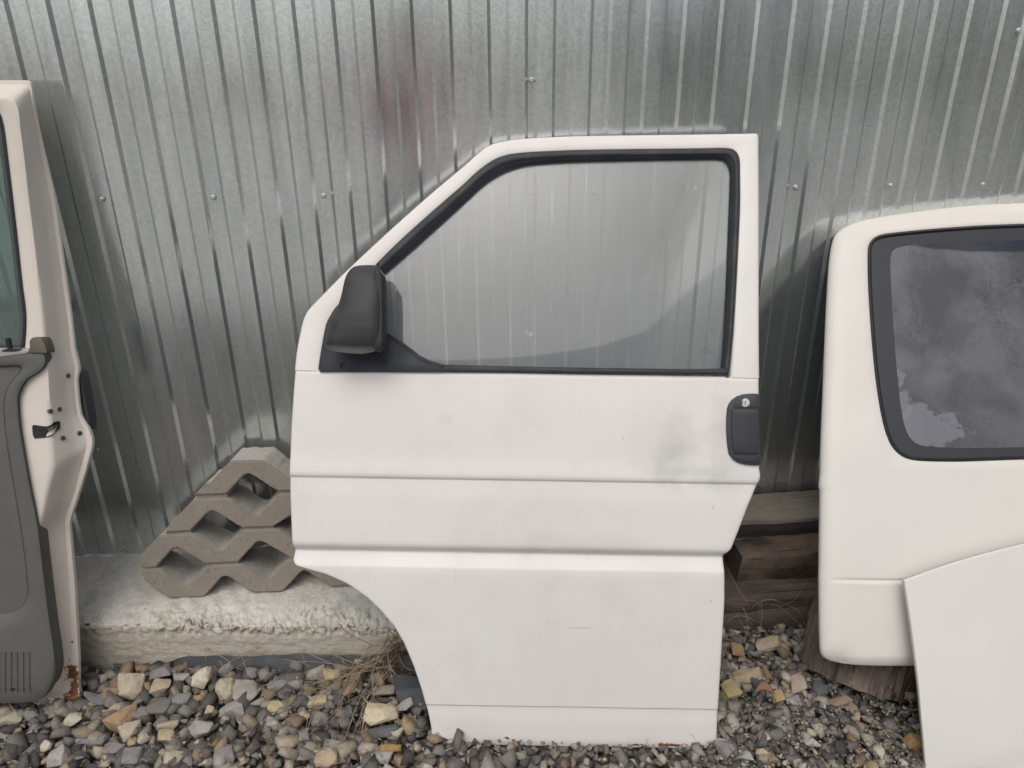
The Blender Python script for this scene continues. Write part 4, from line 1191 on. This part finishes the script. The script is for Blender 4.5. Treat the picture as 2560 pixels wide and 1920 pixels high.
# window glass and seal
plate("window_glass", LS, [(-700, 268), (-60, 270), (-18, 276), (0, 300), (10, 345), (20, 410), (31, 500), (43, 603), (54, 705), (64, 792), (74, 880), (-700, 880)], 0.040, 0.044, GLASS_GREEN, ldoor)
ribbon("window_seal", LS, [r[0] for r in TAB[:13]], [(r[0][0]-7, r[0][1]+(7 if i < 5 else 1)) for i, r in enumerate(TAB[:13])], [(-0.1, 0.070), (0, 0.0765), (0.5, 0.0765), (1.0, 0.068), (1.0, 0.04, 0.068)], RUBBER, ldoor, k=4)
# lock opening and bolts on the shut face
hole = [(80, 1066), (84, 1062), (104, 1065), (118, 1066), (128, 1062), (135, 1055), (148, 1052), (151, 1058), (150, 1071), (140, 1080), (128, 1090), (110, 1094), (86, 1096), (82, 1088)]
vt = [LS.W(x, y, loff(x, y)+0.0022) for x, y in hole]+[LS.W(x, y, loff(x, y)-0.004) for x, y in hole]
n = len(hole)
recalc(mesh_obj("latch_opening", vt, [tuple(range(n)), tuple(range(2*n-1, n-1, -1))]+[(i, i+n, (i+1) % n+n, (i+1) % n) for i in range(n)], DARK, ldoor))
vt = [LS.W(x, y, loff(x, y)+o_) for o_ in (0.0026, 0.0) for x, y in ((118, 1070), (134, 1064), (144, 1060), (145, 1066), (132, 1074), (120, 1080))]
recalc(mesh_obj("latch_claw", vt, [tuple(range(6)), tuple(range(11, 5, -1))]+[(i, i+6, (i+1) % 6+6, (i+1) % 6) for i in range(6)], BOLT, ldoor))
for (x, y) in ((169, 939), (126, 1028), (148, 1023), (157, 1095), (199, 1083)):
    o_ = loff(x, y); c = LS.W(x, y, o_)
    nn = (LS.W(x, y, o_+0.02)-c).normalized()+LS.e1*0.55
    v1, f1 = lathe(c, nn, [(0.0056, -0.004), (0.0056, 0.0016), (0.0046, 0.0026), (0.0026, 0.0028), (0.0022, 0.0012), (0.0001, 0.0010)], 14)
    sharp(mesh_obj("bolt", v1, f1, BOLT, ldoor), 40)
text_on(LS, "E1 43R", 56, 829, 5.5, 0.0445, ldoor, mirror=True)
text_on(LS, "TEMPERLITE", 47, 821, 3.2, 0.0445, ldoor, mirror=True)
ring_on(LS, 52, 827, 4.6, 0.7, 0.0446, ldoor); ring_on(LS, 34, 814, 3.3, 0.9, 0.0446, ldoor)

# ------------------------------------------------------------------ TAILGATE
TS = Surf((1.067, 1.235, 0.165), -6.0, [(0, 0), (0.105, 0.22), (0.225, 0.43), (0.40, 0.69), (0.625, 0.98)])
tg = empty("van_tailgate", (1.45, 1.25, 0.17), "white van tailgate with a dark hazy rear window, leaning on the wall at the right", "tailgate")
TL = Vector(tg.location)
def tl(x, y, off=0.0): return tuple(TS.W(x*K, y*K, off)-TL)
TPAINT = paint("tailgate_paint", (0.64, 0.622, 0.572), spots=[(tl(1830, 500), 0.05, (1, 1, 1), 0.2, GRIME), (tl(1990, 1000), 0.2, (0.6, 1, 3), 0.15, GRIME), (tl(1850, 950), 0.10, (1, 1, 1), 0.12, (0.70, 0.63, 0.60)),
                (tl(2150, 470), 0.16, (0.5, 1, 7), 0.55, (0.60, 0.54, 0.46)), (tl(1880, 1380), 0.2, (1, 1, 1), 0.15, (0.66, 0.66, 0.58))], chips=0.45, dirt=0.12, rough=0.5)
CX = 2480
def mirr(l): return l+[(2*CX-x, y) for x, y in l[::-1]]
# matched loops: outer silhouette / window opening; weight w of the round-over
TLB = [(1058, 1769.5), (1100, 1769), (1250, 1767), (1350, 1768), (1400, 1769.5), (1412, 1772), (1420, 1778), (1427, 1792), (1432, 1812), (1436, 1845), (1439, 1900)]
TT = [((2480, 426), (2480, 480), 1), ((2330, 431), (2330, 481), 1), ((2212, 438), (2212, 483.5), 1), ((2100, 444), (2105, 488), 1), ((2000, 455), (2005, 495.5), 1), ((1920, 466), (1935, 502.5), 1), ((1870, 475), (1905, 507), 1), ((1835, 486), (1889, 514), 1), ((1812, 500), (1880, 524), 1),
      ((1799, 518), (1876, 538), 1), ((1791, 560), (1875.5, 565), 1), ((1785, 640), (1877, 625), 1), ((1780, 750), (1884, 730), 1), ((1776, 850), (1893, 820), 1), ((1773, 920), (1903, 885), 1), ((1771, 975), (1914, 932), 1), ((1770, 1020), (1928, 964), 1),
      ((1769.5, 1060), (1948, 984), 1), ((1800, 1062), (1972, 993), 0), ((1900, 1063), (2010, 996), 0), ((2050, 1064), (2080, 996.5), 0), ((2212, 1064), (2212, 992), 0), ((2350, 1064), (2350, 990), 0), ((2480, 1064), (2480, 989), 0)]
O_ = catmull([t[0] for t in TT], 4); I_ = catmull([t[1] for t in TT], 4); Wt = [float(q[0]) for q in catmull([(t[2],) for t in TT], 4)]
SIL = np.array([p for p, w in zip(O_, Wt) if w > 0.985]+[(interp(TLB, q), q) for q in np.arange(1060, 1436, 6.0)])
def dsil(x, y): return float(np.sqrt(((SIL-np.array([x, y]))**2).sum(1).min()))
def rnd(d):   # rounding of the body side at d pixels (display) from the silhouette
    t = max(0.0, 1-d/55.0)
    return -0.030*(1-math.sqrt(max(0.0, 1-t*t)))
v = []
secs = [0, 0, 0.01, 0.03, 0.07, 0.13, 0.2, 0.3, 0.42, 0.56, 0.72, 0.86, 0.94, 0.98, 1.0, 1.0]
for side in (0, 1):
    for k, u in enumerate(secs):
        for (a, b, w) in zip(O_, I_, Wt):
            x, y = a[0]+(b[0]-a[0])*u, a[1]+(b[1]-a[1])*u
            d = math.hypot(x-a[0], y-a[1])
            so = rnd(0.0 if (k < 2 and w > 0.985) else dsil(x, y))
            off = so
            if k == 0 and w > 0.985: off = so-0.045; so = off; x += 6
            # slight recess round the window
            off -= 0.004*max(0, (u-0.9)/0.1) if k < len(secs)-1 else 0.016
            if side: x = 2*CX-x
            v.append(TS.pos(*TS.st(x*K, y*K, round(so, 4)), off))
nO = len(O_)
f = grid_faces(len(secs), nO)
f += [tuple(i+len(secs)*nO for i in q[::-1]) for q in grid_faces(len(secs), nO)]
o = mesh_obj("window_surround", v, f, TPAINT, tg)
bm = bmesh.new(); bm.from_mesh(o.data); bmesh.ops.remove_doubles(bm, verts=bm.verts[:], dist=0.0003); bmesh.ops.recalc_face_normals(bm, faces=bm.faces[:]); bm.to_mesh(o.data); bm.free()
sharp(o, 55)
rows = list(np.arange(1060, 1240, 12.0))+list(np.arange(1240, 1268, 1.6))+list(np.arange(1268, 1400, 12.0))+list(np.arange(1400, 1439, 3.0))+[1438.6]
fr_ = [0, 0, 0.004, 0.010, 0.02, 0.035, 0.05, 0.07, 0.09, 0.12, 0.16, 0.22, 0.3, 0.4, 0.5, 0.6, 0.7, 0.8, 0.9, 1.0]
v = []
for ir, yv in enumerate(rows+[rows[-1]]):
    xl = interp(TLB, yv)
    line = []
    for k, c in enumerate(fr_):
        x = xl+(CX-xl)*c
        d = x-xl
        dl_ = min(x-1768, (1440-yv)*1.6)
        so = rnd(0.0 if k < 2 else dsil(x, yv))
        if yv > 1415: so -= 0.014*((yv-1415)/24)**2
        ramp_ = min(1, max(0, (x-1790)/60))
        yc = 1250+3.0*math.sin(min(1, (x-1790)/120)*1.57) if x > 1790 else 1250
        cr = -0.0038*math.exp(-((yv-yc-2)/3.6)**2)*ramp_ + 0.0008*ramp_*math.exp(-((yv-yc-10)/7)**2)
        off = so+cr
        if k == 0 or ir == len(rows):
            off -= 0.045
            if k == 0: so = off; x += 6
        line.append((x, so, off))
    for x, so, off in line: v.append(TS.pos(*TS.st(x*K, yv*K, round(so, 4)), off))
nC = len(fr_); nRr = len(rows)+1
v2 = []
for ir, yv in enumerate(rows+[rows[-1]]):
    for k, c in enumerate(fr_):
        p = v[ir*nC+k]
        # mirrored half
        xl = interp(TLB, yv); x = 2*CX-(xl+(CX-xl)*c)
        so = rnd(max(0, (2*CX-x)-1768))
        if yv > 1415: so -= 0.020*((yv-1415)/24)**2
        off = so-(0.045 if (k == 0 or ir == len(rows)) else 0)
        off += -0.006*math.exp(-((yv-1255)/3.4)**2) + 0.003*math.exp(-((yv-1263)/7)**2)
        v2.append(TS.pos(*TS.st(x*K, yv*K, round(so, 4)), off))
f = grid_faces(nRr, nC)+[tuple(i+nRr*nC for i in q[::-1]) for q in grid_faces(nRr, nC)]
o = mesh_obj("lower_panel", v+v2, f, TPAINT, tg)
recalc(o); sharp(o, 60)
# window: seal, glass, printed border
LW = [t[1] for t in TT]
wl = mirr(LW)[:-1] if False else LW+[(2*CX-x, y) for x, y in LW[-2:0:-1]]
def inset(l, d):
    n = len(l); cx = sum(p[0] for p in l)/n; out = []
    for i in range(n):
        a, b, c = np.array(l[i-1]), np.array(l[i]), np.array(l[(i+1) % n])
        t = (c-a)/np.linalg.norm(c-a); nn = np.array([-t[1], t[0]])
        if np.dot(nn, np.array([CX, 740])-b) < 0: nn = -nn
        out.append(tuple(b+nn*d))
    return out
ribbon("window_seal", TS, wl, inset(wl, 7), [(-0.2, -0.008), (0, -0.0015), (0.5, 0.0005), (1.0, -0.003), (1.0, -0.012, -0.003)], RUBBER, tg, k=4, px=K, closed=True)
def tail_glass():
    N = NT("tailgate_window_glass")
    # grey haze of a delaminating film: cloudy patches, tide lines and a craquelure
    n1 = N.noise(4.2, 8, 0.62, v=N.vec(scale=(1.3, 1.3, 1.0)), dist=0.5)
    n2 = N.noise(9.0, 7, 0.7, v=N.vec(loc=(4, 2, 7)), dist=0.3)
    patch = N.ramp(n1, [(0.38, 0), (0.60, 1)])
    c = N.mix(patch, (0.060, 0.059, 0.064), (0.110, 0.110, 0.119))
    c = N.mix(N.ramp(n2, [(0.50, 0), (0.60, 0.65)]), c, (0.065, 0.063, 0.068))
    c = N.mix(N.ramp(N.noise(6, 6, 0.7, v=N.vec(loc=(8, 8, 1)), dist=1.0), [(0.60, 0), (0.66, 0.55)]), c, (0.025, 0.026, 0.042))
    ed = N.voro(62, 'DISTANCE_TO_EDGE', v=N.vec(scale=(1, 1, 1)))
    ed2 = N.voro(120, 'DISTANCE_TO_EDGE', v=N.vec(loc=(2, 3, 4)))
    line = N.math('MAXIMUM', N.math('LESS_THAN', ed, 0.035), N.math('MULTIPLY', N.math('LESS_THAN', ed2, 0.03), 0.6))
    msk = N.ramp(N.noise(5.5, 4, 0.6, v=N.vec(loc=(1, 6, 3))), [(0.50, 0), (0.58, 1)])
    c = N.mix(N.math('MULTIPLY', N.math('MULTIPLY', line, msk), 0.13), c, (0.30, 0.30, 0.33))
    # pale scale in the lower left corner
    sp = N.spot(tl(1990, 930), 0.085, (0.7, 1, 1.1), rough=1.1, nscale=26)
    c = N.mix(N.ramp(sp, [(0.25, 0), (0.42, 0.8)]), c, (0.17, 0.17, 0.19))
    sp = N.spot(tl(1955, 860), 0.06, (2.8, 1, 0.6), rough=1.3, nscale=34)
    c = N.mix(N.ramp(sp, [(0.25, 0), (0.42, 0.65)]), c, (0.18, 0.18, 0.20))
    sp = N.spot(tl(2150, 520), 0.15, (0.5, 1, 5), rough=0.25, nscale=9)
    c = N.mix(N.ramp(sp, [(0.15, 0), (0.3, 0.9)]), c, (0.008, 0.010, 0.022))
    return N.set(color=c, rough=N.ramp(patch, [(0, 0.22), (1, 0.5)]), spec=0.5)
TG = tail_glass()
FRIT = NT("black_glass_border").set(color=(0.030, 0.030, 0.034), rough=0.28, spec=0.5)
plate("window_glass", TS, [(x, y) for x, y in catmull(inset(wl, 5), 3, closed=True)], -0.011, -0.005, FRIT, tg, px=K, label="dark rear window glass with a black printed border")
g2 = [(2480, 516), (2330, 517), (2212, 519), (2100, 522), (2010, 526), (1965, 530), (1938, 536), (1926, 546), (1923, 565), (1924, 600), (1928, 680), (1934, 760), (1940, 830), (1946, 880), (1953, 915), (1962, 940), (1978, 957), (2000, 964), (2080, 968), (2212, 966), (2350, 963), (2480, 961)]
g2 = g2+[(2*CX-x, y) for x, y in g2[-2:0:-1]]
plate("hazy_film", TS, catmull(g2, 3, closed=True), -0.007, -0.0042, TG, tg, px=K, label="cracked and clouded grey film inside the printed border")
# inner pressing behind
plate("inner_panel", TS, [(1800, 560), (1840, 500), (2000, 480), (CX, 470), (2960, 480), (3120, 500), (3160, 560), (3170, 1060), (3160, 1400), (1800, 1400), (1795, 1060)], -0.10, -0.052, plastic("dark_blue_inner_lining", (0.020, 0.032, 0.055), 0.7), tg, px=K, bev=0.015)

# ------------------------------------------------------------------ WHITE BONNET PANEL in front
FS = Surf((1.04, 1.085, 0.0), -8.0, [(-0.05, -0.12), (0, 0), (0.085, 0.17), (0.19, 0.36), (0.34, 0.62)])
bon = empty("bonnet_panel", (1.3, 1.10, 0.0), "smooth white bonnet panel with a thin edge leaning in front of the tailgate", "body panel")
FPAINT = paint("bonnet_paint", (0.64, 0.617, 0.58), chips=1.0, dirt=0.05, rough=0.45)
fz = lambda x, y: ((2180+x*0.3737)/K, (1300+y*0.3737)/K)
FL = [(215, 402), (222, 440), (238, 540), (262, 700), (288, 900), (310, 1080), (330, 1300), (348, 1500), (362, 1659), (380, 1900), (400, 2150)]
FR_top = [(215, 402), (300, 372), (450, 318), (600, 270), (800, 214), (1017, 160), (1300, 100), (1700, 35), (2200, -20)]
v = []; NR2, NC2 = 40, 40
Lc = catmull(FL, 5); Tc = catmull(FR_top, 5)
def along(c, u):
    q = u*(len(c)-1); i = min(int(q), len(c)-2); t = q-i
    return c[i][0]+(c[i+1][0]-c[i][0])*t, c[i][1]+(c[i+1][1]-c[i][1])*t
us = [0, 0, 0.004, 0.012]+list(np.linspace(0.03, 1, 37))
vs2 = [0, 0, 0.004, 0.012]+list(np.linspace(0.03, 1, 37))
for jr, b_ in enumerate(vs2):
    lx, ly = along(Lc, b_)
    for jc, a_ in enumerate(us):
        tx, ty = along(Tc, a_)
        x, y = tx+(lx-FL[0][0]), ty+(ly-FL[0][1])
        e = {0: -0.012, 1: -0.003, 2: -0.001, 3: -0.0002}.get(jr, 0)+{0: -0.012, 1: -0.003, 2: -0.001, 3: -0.0002}.get(jc, 0)
        # long shallow swage line in the lower right
        d = (y-(1659-(x-800)*0.28))
        sw = -0.004*(1/(1+math.exp(-d/8)))
        v.append(FS.pos(*FS.st(*[q*K for q in fz(x, y)], 0.0), max(e, -0.014)+sw))
o = mesh_obj("bonnet_skin", v, grid_faces(len(vs2), len(us)), FPAINT, bon)
o.modifiers.new("thickness", 'SOLIDIFY').thickness = 0.0012
recalc(o); sharp(o, 60)

# ------------------------------------------------------------------ dry grass, leaf, twigs
STRAW = NT("dry_straw").set(color=(0.34, 0.26, 0.17), rough=0.8)
STRAWD = NT("dark_dead_stems").set(color=(0.11, 0.055, 0.035), rough=0.85)
def stems(name, n, start, spread, length, material, label, seed, r=(0.0004, 0.0009), grav=0.5, dirv=(0, -1, 0.4), rr=0.6):
    rd = random.Random(seed); vf = []
    for i in range(n):
        p = Vector(start)+Vector([rd.gauss(0, s_) for s_ in spread])
        d = (Vector(dirv)+Vector([rd.gauss(0, rr) for _ in range(3)])).normalized()
        L_ = length*rd.uniform(0.5, 1.2); k = 12; pts = [p.copy()]
        curl = Vector([rd.gauss(0, 0.22) for _ in range(3)])
        for j in range(k):
            d = (d+curl*0.5+Vector((0, 0, -grav*0.25))+Vector([rd.gauss(0, 0.07) for _ in range(3)])).normalized()
            p = p+d*L_/k
            fl_ = gz(p.x, p.y)+0.018
            if p.z < fl_: p.z = fl_+0.001; d.z = abs(d.z)*0.2
            if p.x < 0.42 and p.y > pl_front(p.x)-0.012 and p.z < 0.15: p.y = pl_front(p.x)-0.014
            pts.append(p.copy())
        ra = rd.uniform(*r)
        vf.append(tube(pts, [ra]*(k-2)+[ra*.7, ra*.5, ra*.25], 4))
    o = mesh_obj(name, *merge(vf), material, smooth=True)
    return tag(o, label, "dry grass", kind='stuff')
g0 = at_y(975, 1580, 1.50)
stems("dry_grass", 34, (g0.x, 1.49, 0.10), (0.02, 0.015, 0.02), 0.24, STRAW, "pale dry grass tangle hanging over the gravel inside the wheel arch", 3, dirv=(-0.8, -0.7, -0.1), rr=0.35)
stems("dry_grass", 70, (g0.x+0.01, 1.495, 0.085), (0.018, 0.015, 0.028), 0.085, STRAWD, "dark red-brown dead stems in the corner between plinth and wheel arch", 4, r=(0.0004, 0.0011), dirv=(-0.3, -0.6, -0.3), rr=0.8)
g1 = at_z(860, 1725, 0.03)
stems("dry_grass", 26, (g1.x, g1.y, 0.045), (0.05, 0.03, 0.008), 0.20, STRAW, "loose dry grass loops lying on the gravel beside the wheel arch", 5, dirv=(-0.5, -0.1, 0.25), rr=0.6)
g2_ = at_z(540, 1655, 0.04)
stems("dry_grass", 9, (g2_.x, g2_.y, 0.05), (0.05, 0.015, 0.01), 0.12, STRAW, "a few dry stalks at the plinth foot above the cream stone", 6, dirv=(0.5, -0.2, 0.4), rr=0.7)
g3 = at_y(1880, 1500, 1.52)
stems("dry_grass", 16, (g3.x, 1.53, 0.13), (0.06, 0.01, 0.03), 0.15, STRAW, "thin dry grass stalks hanging in front of the timber stack", 7, dirv=(0.3, -0.5, 0.2), rr=0.6, r=(0.0003, 0.0006))
g4 = at_z(2050, 1840, 0.02)
stems("fallen_needles", 130, (g4.x-0.1, g4.y+0.0, 0.03), (0.16, 0.07, 0.004), 0.035, STRAWD, "brown needles and bits lying between the stones right of the door", 8, dirv=(0.3, 0, 0.1), rr=0.9, r=(0.0003, 0.0006))
g5 = at_z(700, 1860, 0.02)
stems("fallen_needles", 160, (g5.x, g5.y, 0.03), (0.22, 0.06, 0.004), 0.03, STRAWD, "brown needles and bits lying between the stones left of the door", 9, dirv=(0.3, 0, 0.1), rr=0.9, r=(0.0003, 0.0006))
# dead leaf
LEAF = NT("dead_leaf").set(color=(0.20, 0.10, 0.055), rough=0.7)
lp = at_z(1760+352*0.422, 1200+1290*0.422, 0.04)
v = []
for i in range(9):
    t = i/8
    wd = 0.016*math.sin(math.pi*min(1, t*1.02))**0.8+0.0005
    for j in (-1, -0.5, 0, 0.5, 1):
        v.append((lp.x+(t-0.5)*0.05+0.3*wd*j, lp.y+wd*j*0.8+0.004*math.sin(t*5), lp.z+0.012+0.014*abs(j)*wd/0.016+0.010*math.sin(t*3)))
lf = mesh_obj("dead_leaf", v, grid_faces(9, 5), LEAF, smooth=True)
lf.modifiers.new("thickness", 'SOLIDIFY').thickness = 0.0004
tag(lf, "curled brown dead leaf lying among the stones left of the stump", "leaf")
# brown bark chip by the membrane
cp = at_z(455, 1668, 0.05)
v = []
for i in range(8):
    t = i/7
    for j in (-1, 0, 1):
        v.append((cp.x+(t-0.5)*0.042, cp.y-0.01+0.008*j*math.sin(math.pi*t), cp.z+0.005+0.012*t*t+0.003*j))
bc = mesh_obj("bark_chip", v, grid_faces(8, 3), WOOD_B, smooth=True)
bc.modifiers.new("thickness", 'SOLIDIFY').thickness = 0.002
tag(bc, "curled brown bark chip lying at the plinth foot beside the membrane", "bark chip")

# ------------------------------------------------------------------ what the shiny wall reflects: the yard behind the photographer
# the photographer in a red jacket, standing behind the camera
def skin_body(name, chain, edges, material, parent, root=0):
    me = bpy.data.meshes.new(name); base = Vector(parent.location)
    me.from_pydata([Vector(c[0])-base for c in chain], edges, [])
    me.materials.append(material)
    o = link(bpy.data.objects.new(name, me)); o.parent = parent
    sk = o.modifiers.new("skin", 'SKIN')
    me.skin_vertices or me.skin_vertices.new() if hasattr(me.skin_vertices, 'new') else None
    if len(me.skin_vertices) == 0:
        bpy.context.view_layer.objects.active = o
        bpy.ops.mesh.customdata_skin_add()
    for i, c in enumerate(chain):
        r = c[1]; me.skin_vertices[0].data[i].radius = (r, r) if not isinstance(r, tuple) else r
    me.skin_vertices[0].data[root].use_root = True
    sb_ = o.modifiers.new("sub", 'SUBSURF'); sb_.levels = 1; sb_.render_levels = 2
    return o
person = empty("person", (-0.16, -0.42, 0.0), "person in a red jacket and dark trousers holding a phone, mirrored faintly in the wall", "person")
REDJ = NT("red_jacket_cloth").set(color=(0.36, 0.035, 0.045), rough=0.8)
TROU = NT("dark_trousers_cloth").set(color=(0.05, 0.05, 0.06), rough=0.9)
SKINM = NT("skin").set(color=(0.50, 0.29, 0.20), rough=0.55)
HAIR = NT("dark_hair").set(color=(0.03, 0.02, 0.015), rough=0.6)
px_, py_ = -0.16, -0.42
ch = [((px_, py_, 0.92), (0.15, 0.11)), ((px_, py_, 1.12), (0.15, 0.11)), ((px_, py_, 1.34), (0.19, 0.12)), ((px_, py_, 1.44), (0.10, 0.07)), ((px_, py_+0.01, 1.50), 0.055), ((px_, py_+0.02, 1.60), (0.085, 0.10)), ((px_, py_+0.02, 1.68), (0.075, 0.09)),
      ((px_-0.19, py_, 1.38), 0.06), ((px_-0.24, py_+0.04, 1.14), 0.05), ((px_-0.06, py_+0.22, 1.30), 0.036),
      ((px_+0.19, py_, 1.38), 0.06), ((px_+0.26, py_+0.04, 1.14), 0.05), ((px_+0.18, py_+0.22, 1.30), 0.036)]
skin_body("jacket", ch[:4]+ch[7:], [(0, 1), (1, 2), (2, 3), (2, 4), (4, 5), (5, 6), (2, 7), (7, 8), (8, 9)], REDJ, person)
skin_body("head", ch[3:7], [(0, 1), (1, 2), (2, 3)], SKINM, person)
skin_body("hair", [((px_, py_-0.02, 1.66), (0.09, 0.09)), ((px_, py_-0.01, 1.715), (0.075, 0.085)), ((px_, py_-0.05, 1.60), (0.075, 0.06))], [(0, 1), (0, 2)], HAIR, person)
skin_body("trousers", [((px_, py_, 0.95), (0.15, 0.11)), ((px_-0.09, py_, 0.82), 0.09), ((px_-0.11, py_+0.01, 0.48), 0.065), ((px_-0.12, py_, 0.10), 0.05), ((px_+0.09, py_, 0.82), 0.09), ((px_+0.11, py_+0.01, 0.48), 0.065), ((px_+0.12, py_, 0.10), 0.05)],
          [(0, 1), (1, 2), (2, 3), (0, 4), (4, 5), (5, 6)], TROU, person)
for s_ in (-1, 1):
    skin_body("shoe", [((px_+s_*0.12, py_-0.05, 0.05), (0.045, 0.045)), ((px_+s_*0.125, py_+0.06, 0.045), (0.045, 0.035)), ((px_+s_*0.13, py_+0.15, 0.035), (0.04, 0.025))], [(0, 1), (1, 2)], HAIR, person)
for hx, sg in ((px_-0.06, 1), (px_+0.18, -1)):
    hp = Vector((hx, py_+0.22, 1.30))
    chh = [(hp, 0.03), (hp+Vector((0.01*sg, 0.04, 0.05)), (0.034, 0.018)), (hp+Vector((0.015*sg, 0.06, 0.09)), (0.038, 0.016))]
    ed = [(0, 1), (1, 2)]
    for k in range(4):
        b0 = hp+Vector((0.015*sg+(k-1.5)*0.018, 0.065, 0.10)); i0 = len(chh)
        ln_ = (0.055, 0.065, 0.07, 0.06)[k]
        chh += [(b0+Vector((0, 0.008, ln_*0.4)), 0.0085), (b0+Vector((0.004*sg, 0.02, ln_*0.75)), 0.008), (b0+Vector((0.008*sg, 0.028, ln_)), 0.007)]
        ed += [(2, i0), (i0, i0+1), (i0+1, i0+2)]
    i0 = len(chh)
    chh += [(hp+Vector((0.045*sg, 0.06, 0.07)), 0.011), (hp+Vector((0.06*sg, 0.075, 0.10)), 0.0095)]
    ed += [(1, i0), (i0, i0+1)]
    skin_body("hand", chh, ed, SKINM, person)

# trees and bushes round the yard (dark band that the wall mirrors)
LEAFM = NT("yard_foliage").set(color=(0.055, 0.075, 0.035), rough=0.8)
TRUNK = wood_mat("tree_bark", (0.12, 0.09, 0.07), (0.07, 0.055, 0.045), (0.03, 0.025, 0.02), scale=(9, 9, 2))
def tree(x, y, h, w, label, seed):
    t = empty("tree", (x, y, 0), label, "tree", "trees round the yard behind the photographer")
    rd = random.Random(seed)
    limbs = [tube([(x, y, -0.05), (x+0.05, y, h*0.25), (x-0.04, y+0.05, h*0.5), (x, y, h*0.8)], [0.16, 0.12, 0.09, 0.03], 8)]
    for k in range(7):
        a_ = rd.uniform(0, 6.28); z_ = h*rd.uniform(0.25, 0.6)
        limbs.append(tube([(x, y, z_), (x+math.cos(a_)*w*0.4, y+math.sin(a_)*w*0.4, z_+h*0.12), (x+math.cos(a_)*w*0.75, y+math.sin(a_)*w*0.75, z_+h*0.25)], [0.05, 0.035, 0.015], 6))
    mesh_obj("trunk", *merge(limbs), TRUNK, t, smooth=True)
    V_, F_ = [], []
    blobs = [(rd.gauss(0, w*0.42), rd.gauss(0, w*0.42), h*rd.uniform(0.2, 1.0), rd.uniform(0.4, 0.9)*w*0.5) for _ in range(26)]
    for k in range(3200):
        bx, by, bz, br = blobs[rd.randrange(26)]
        d = Vector([rd.gauss(0, 1) for _ in range(3)]).normalized()*br*rd.uniform(0.6, 1)
        c = Vector((x+bx, y+by, max(0.2, bz)))+d
        s1 = rd.uniform(0.06, 0.13); n1 = Vector([rd.gauss(0, 1) for _ in range(3)]).normalized()
        a1 = n1.orthogonal().normalized()*s1; b1 = n1.cross(a1)*0.6
        i0 = len(V_); V_ += [c-a1, c-b1, c+a1, c+b1]; F_.append((i0, i0+1, i0+2, i0+3))
    mesh_obj("crown", V_, F_, LEAFM, t)
tree(7.5, -4.5, 4.6, 2.8, "tall leafy tree at the right end of the yard behind the photographer", 1)
tree(10.0, -1.0, 5.0, 3.0, "broad leafy tree farthest to the right of the yard", 2)
tree(4.6, -8.0, 2.6, 2.4, "low bushy tree behind and to the right of the photographer", 3)
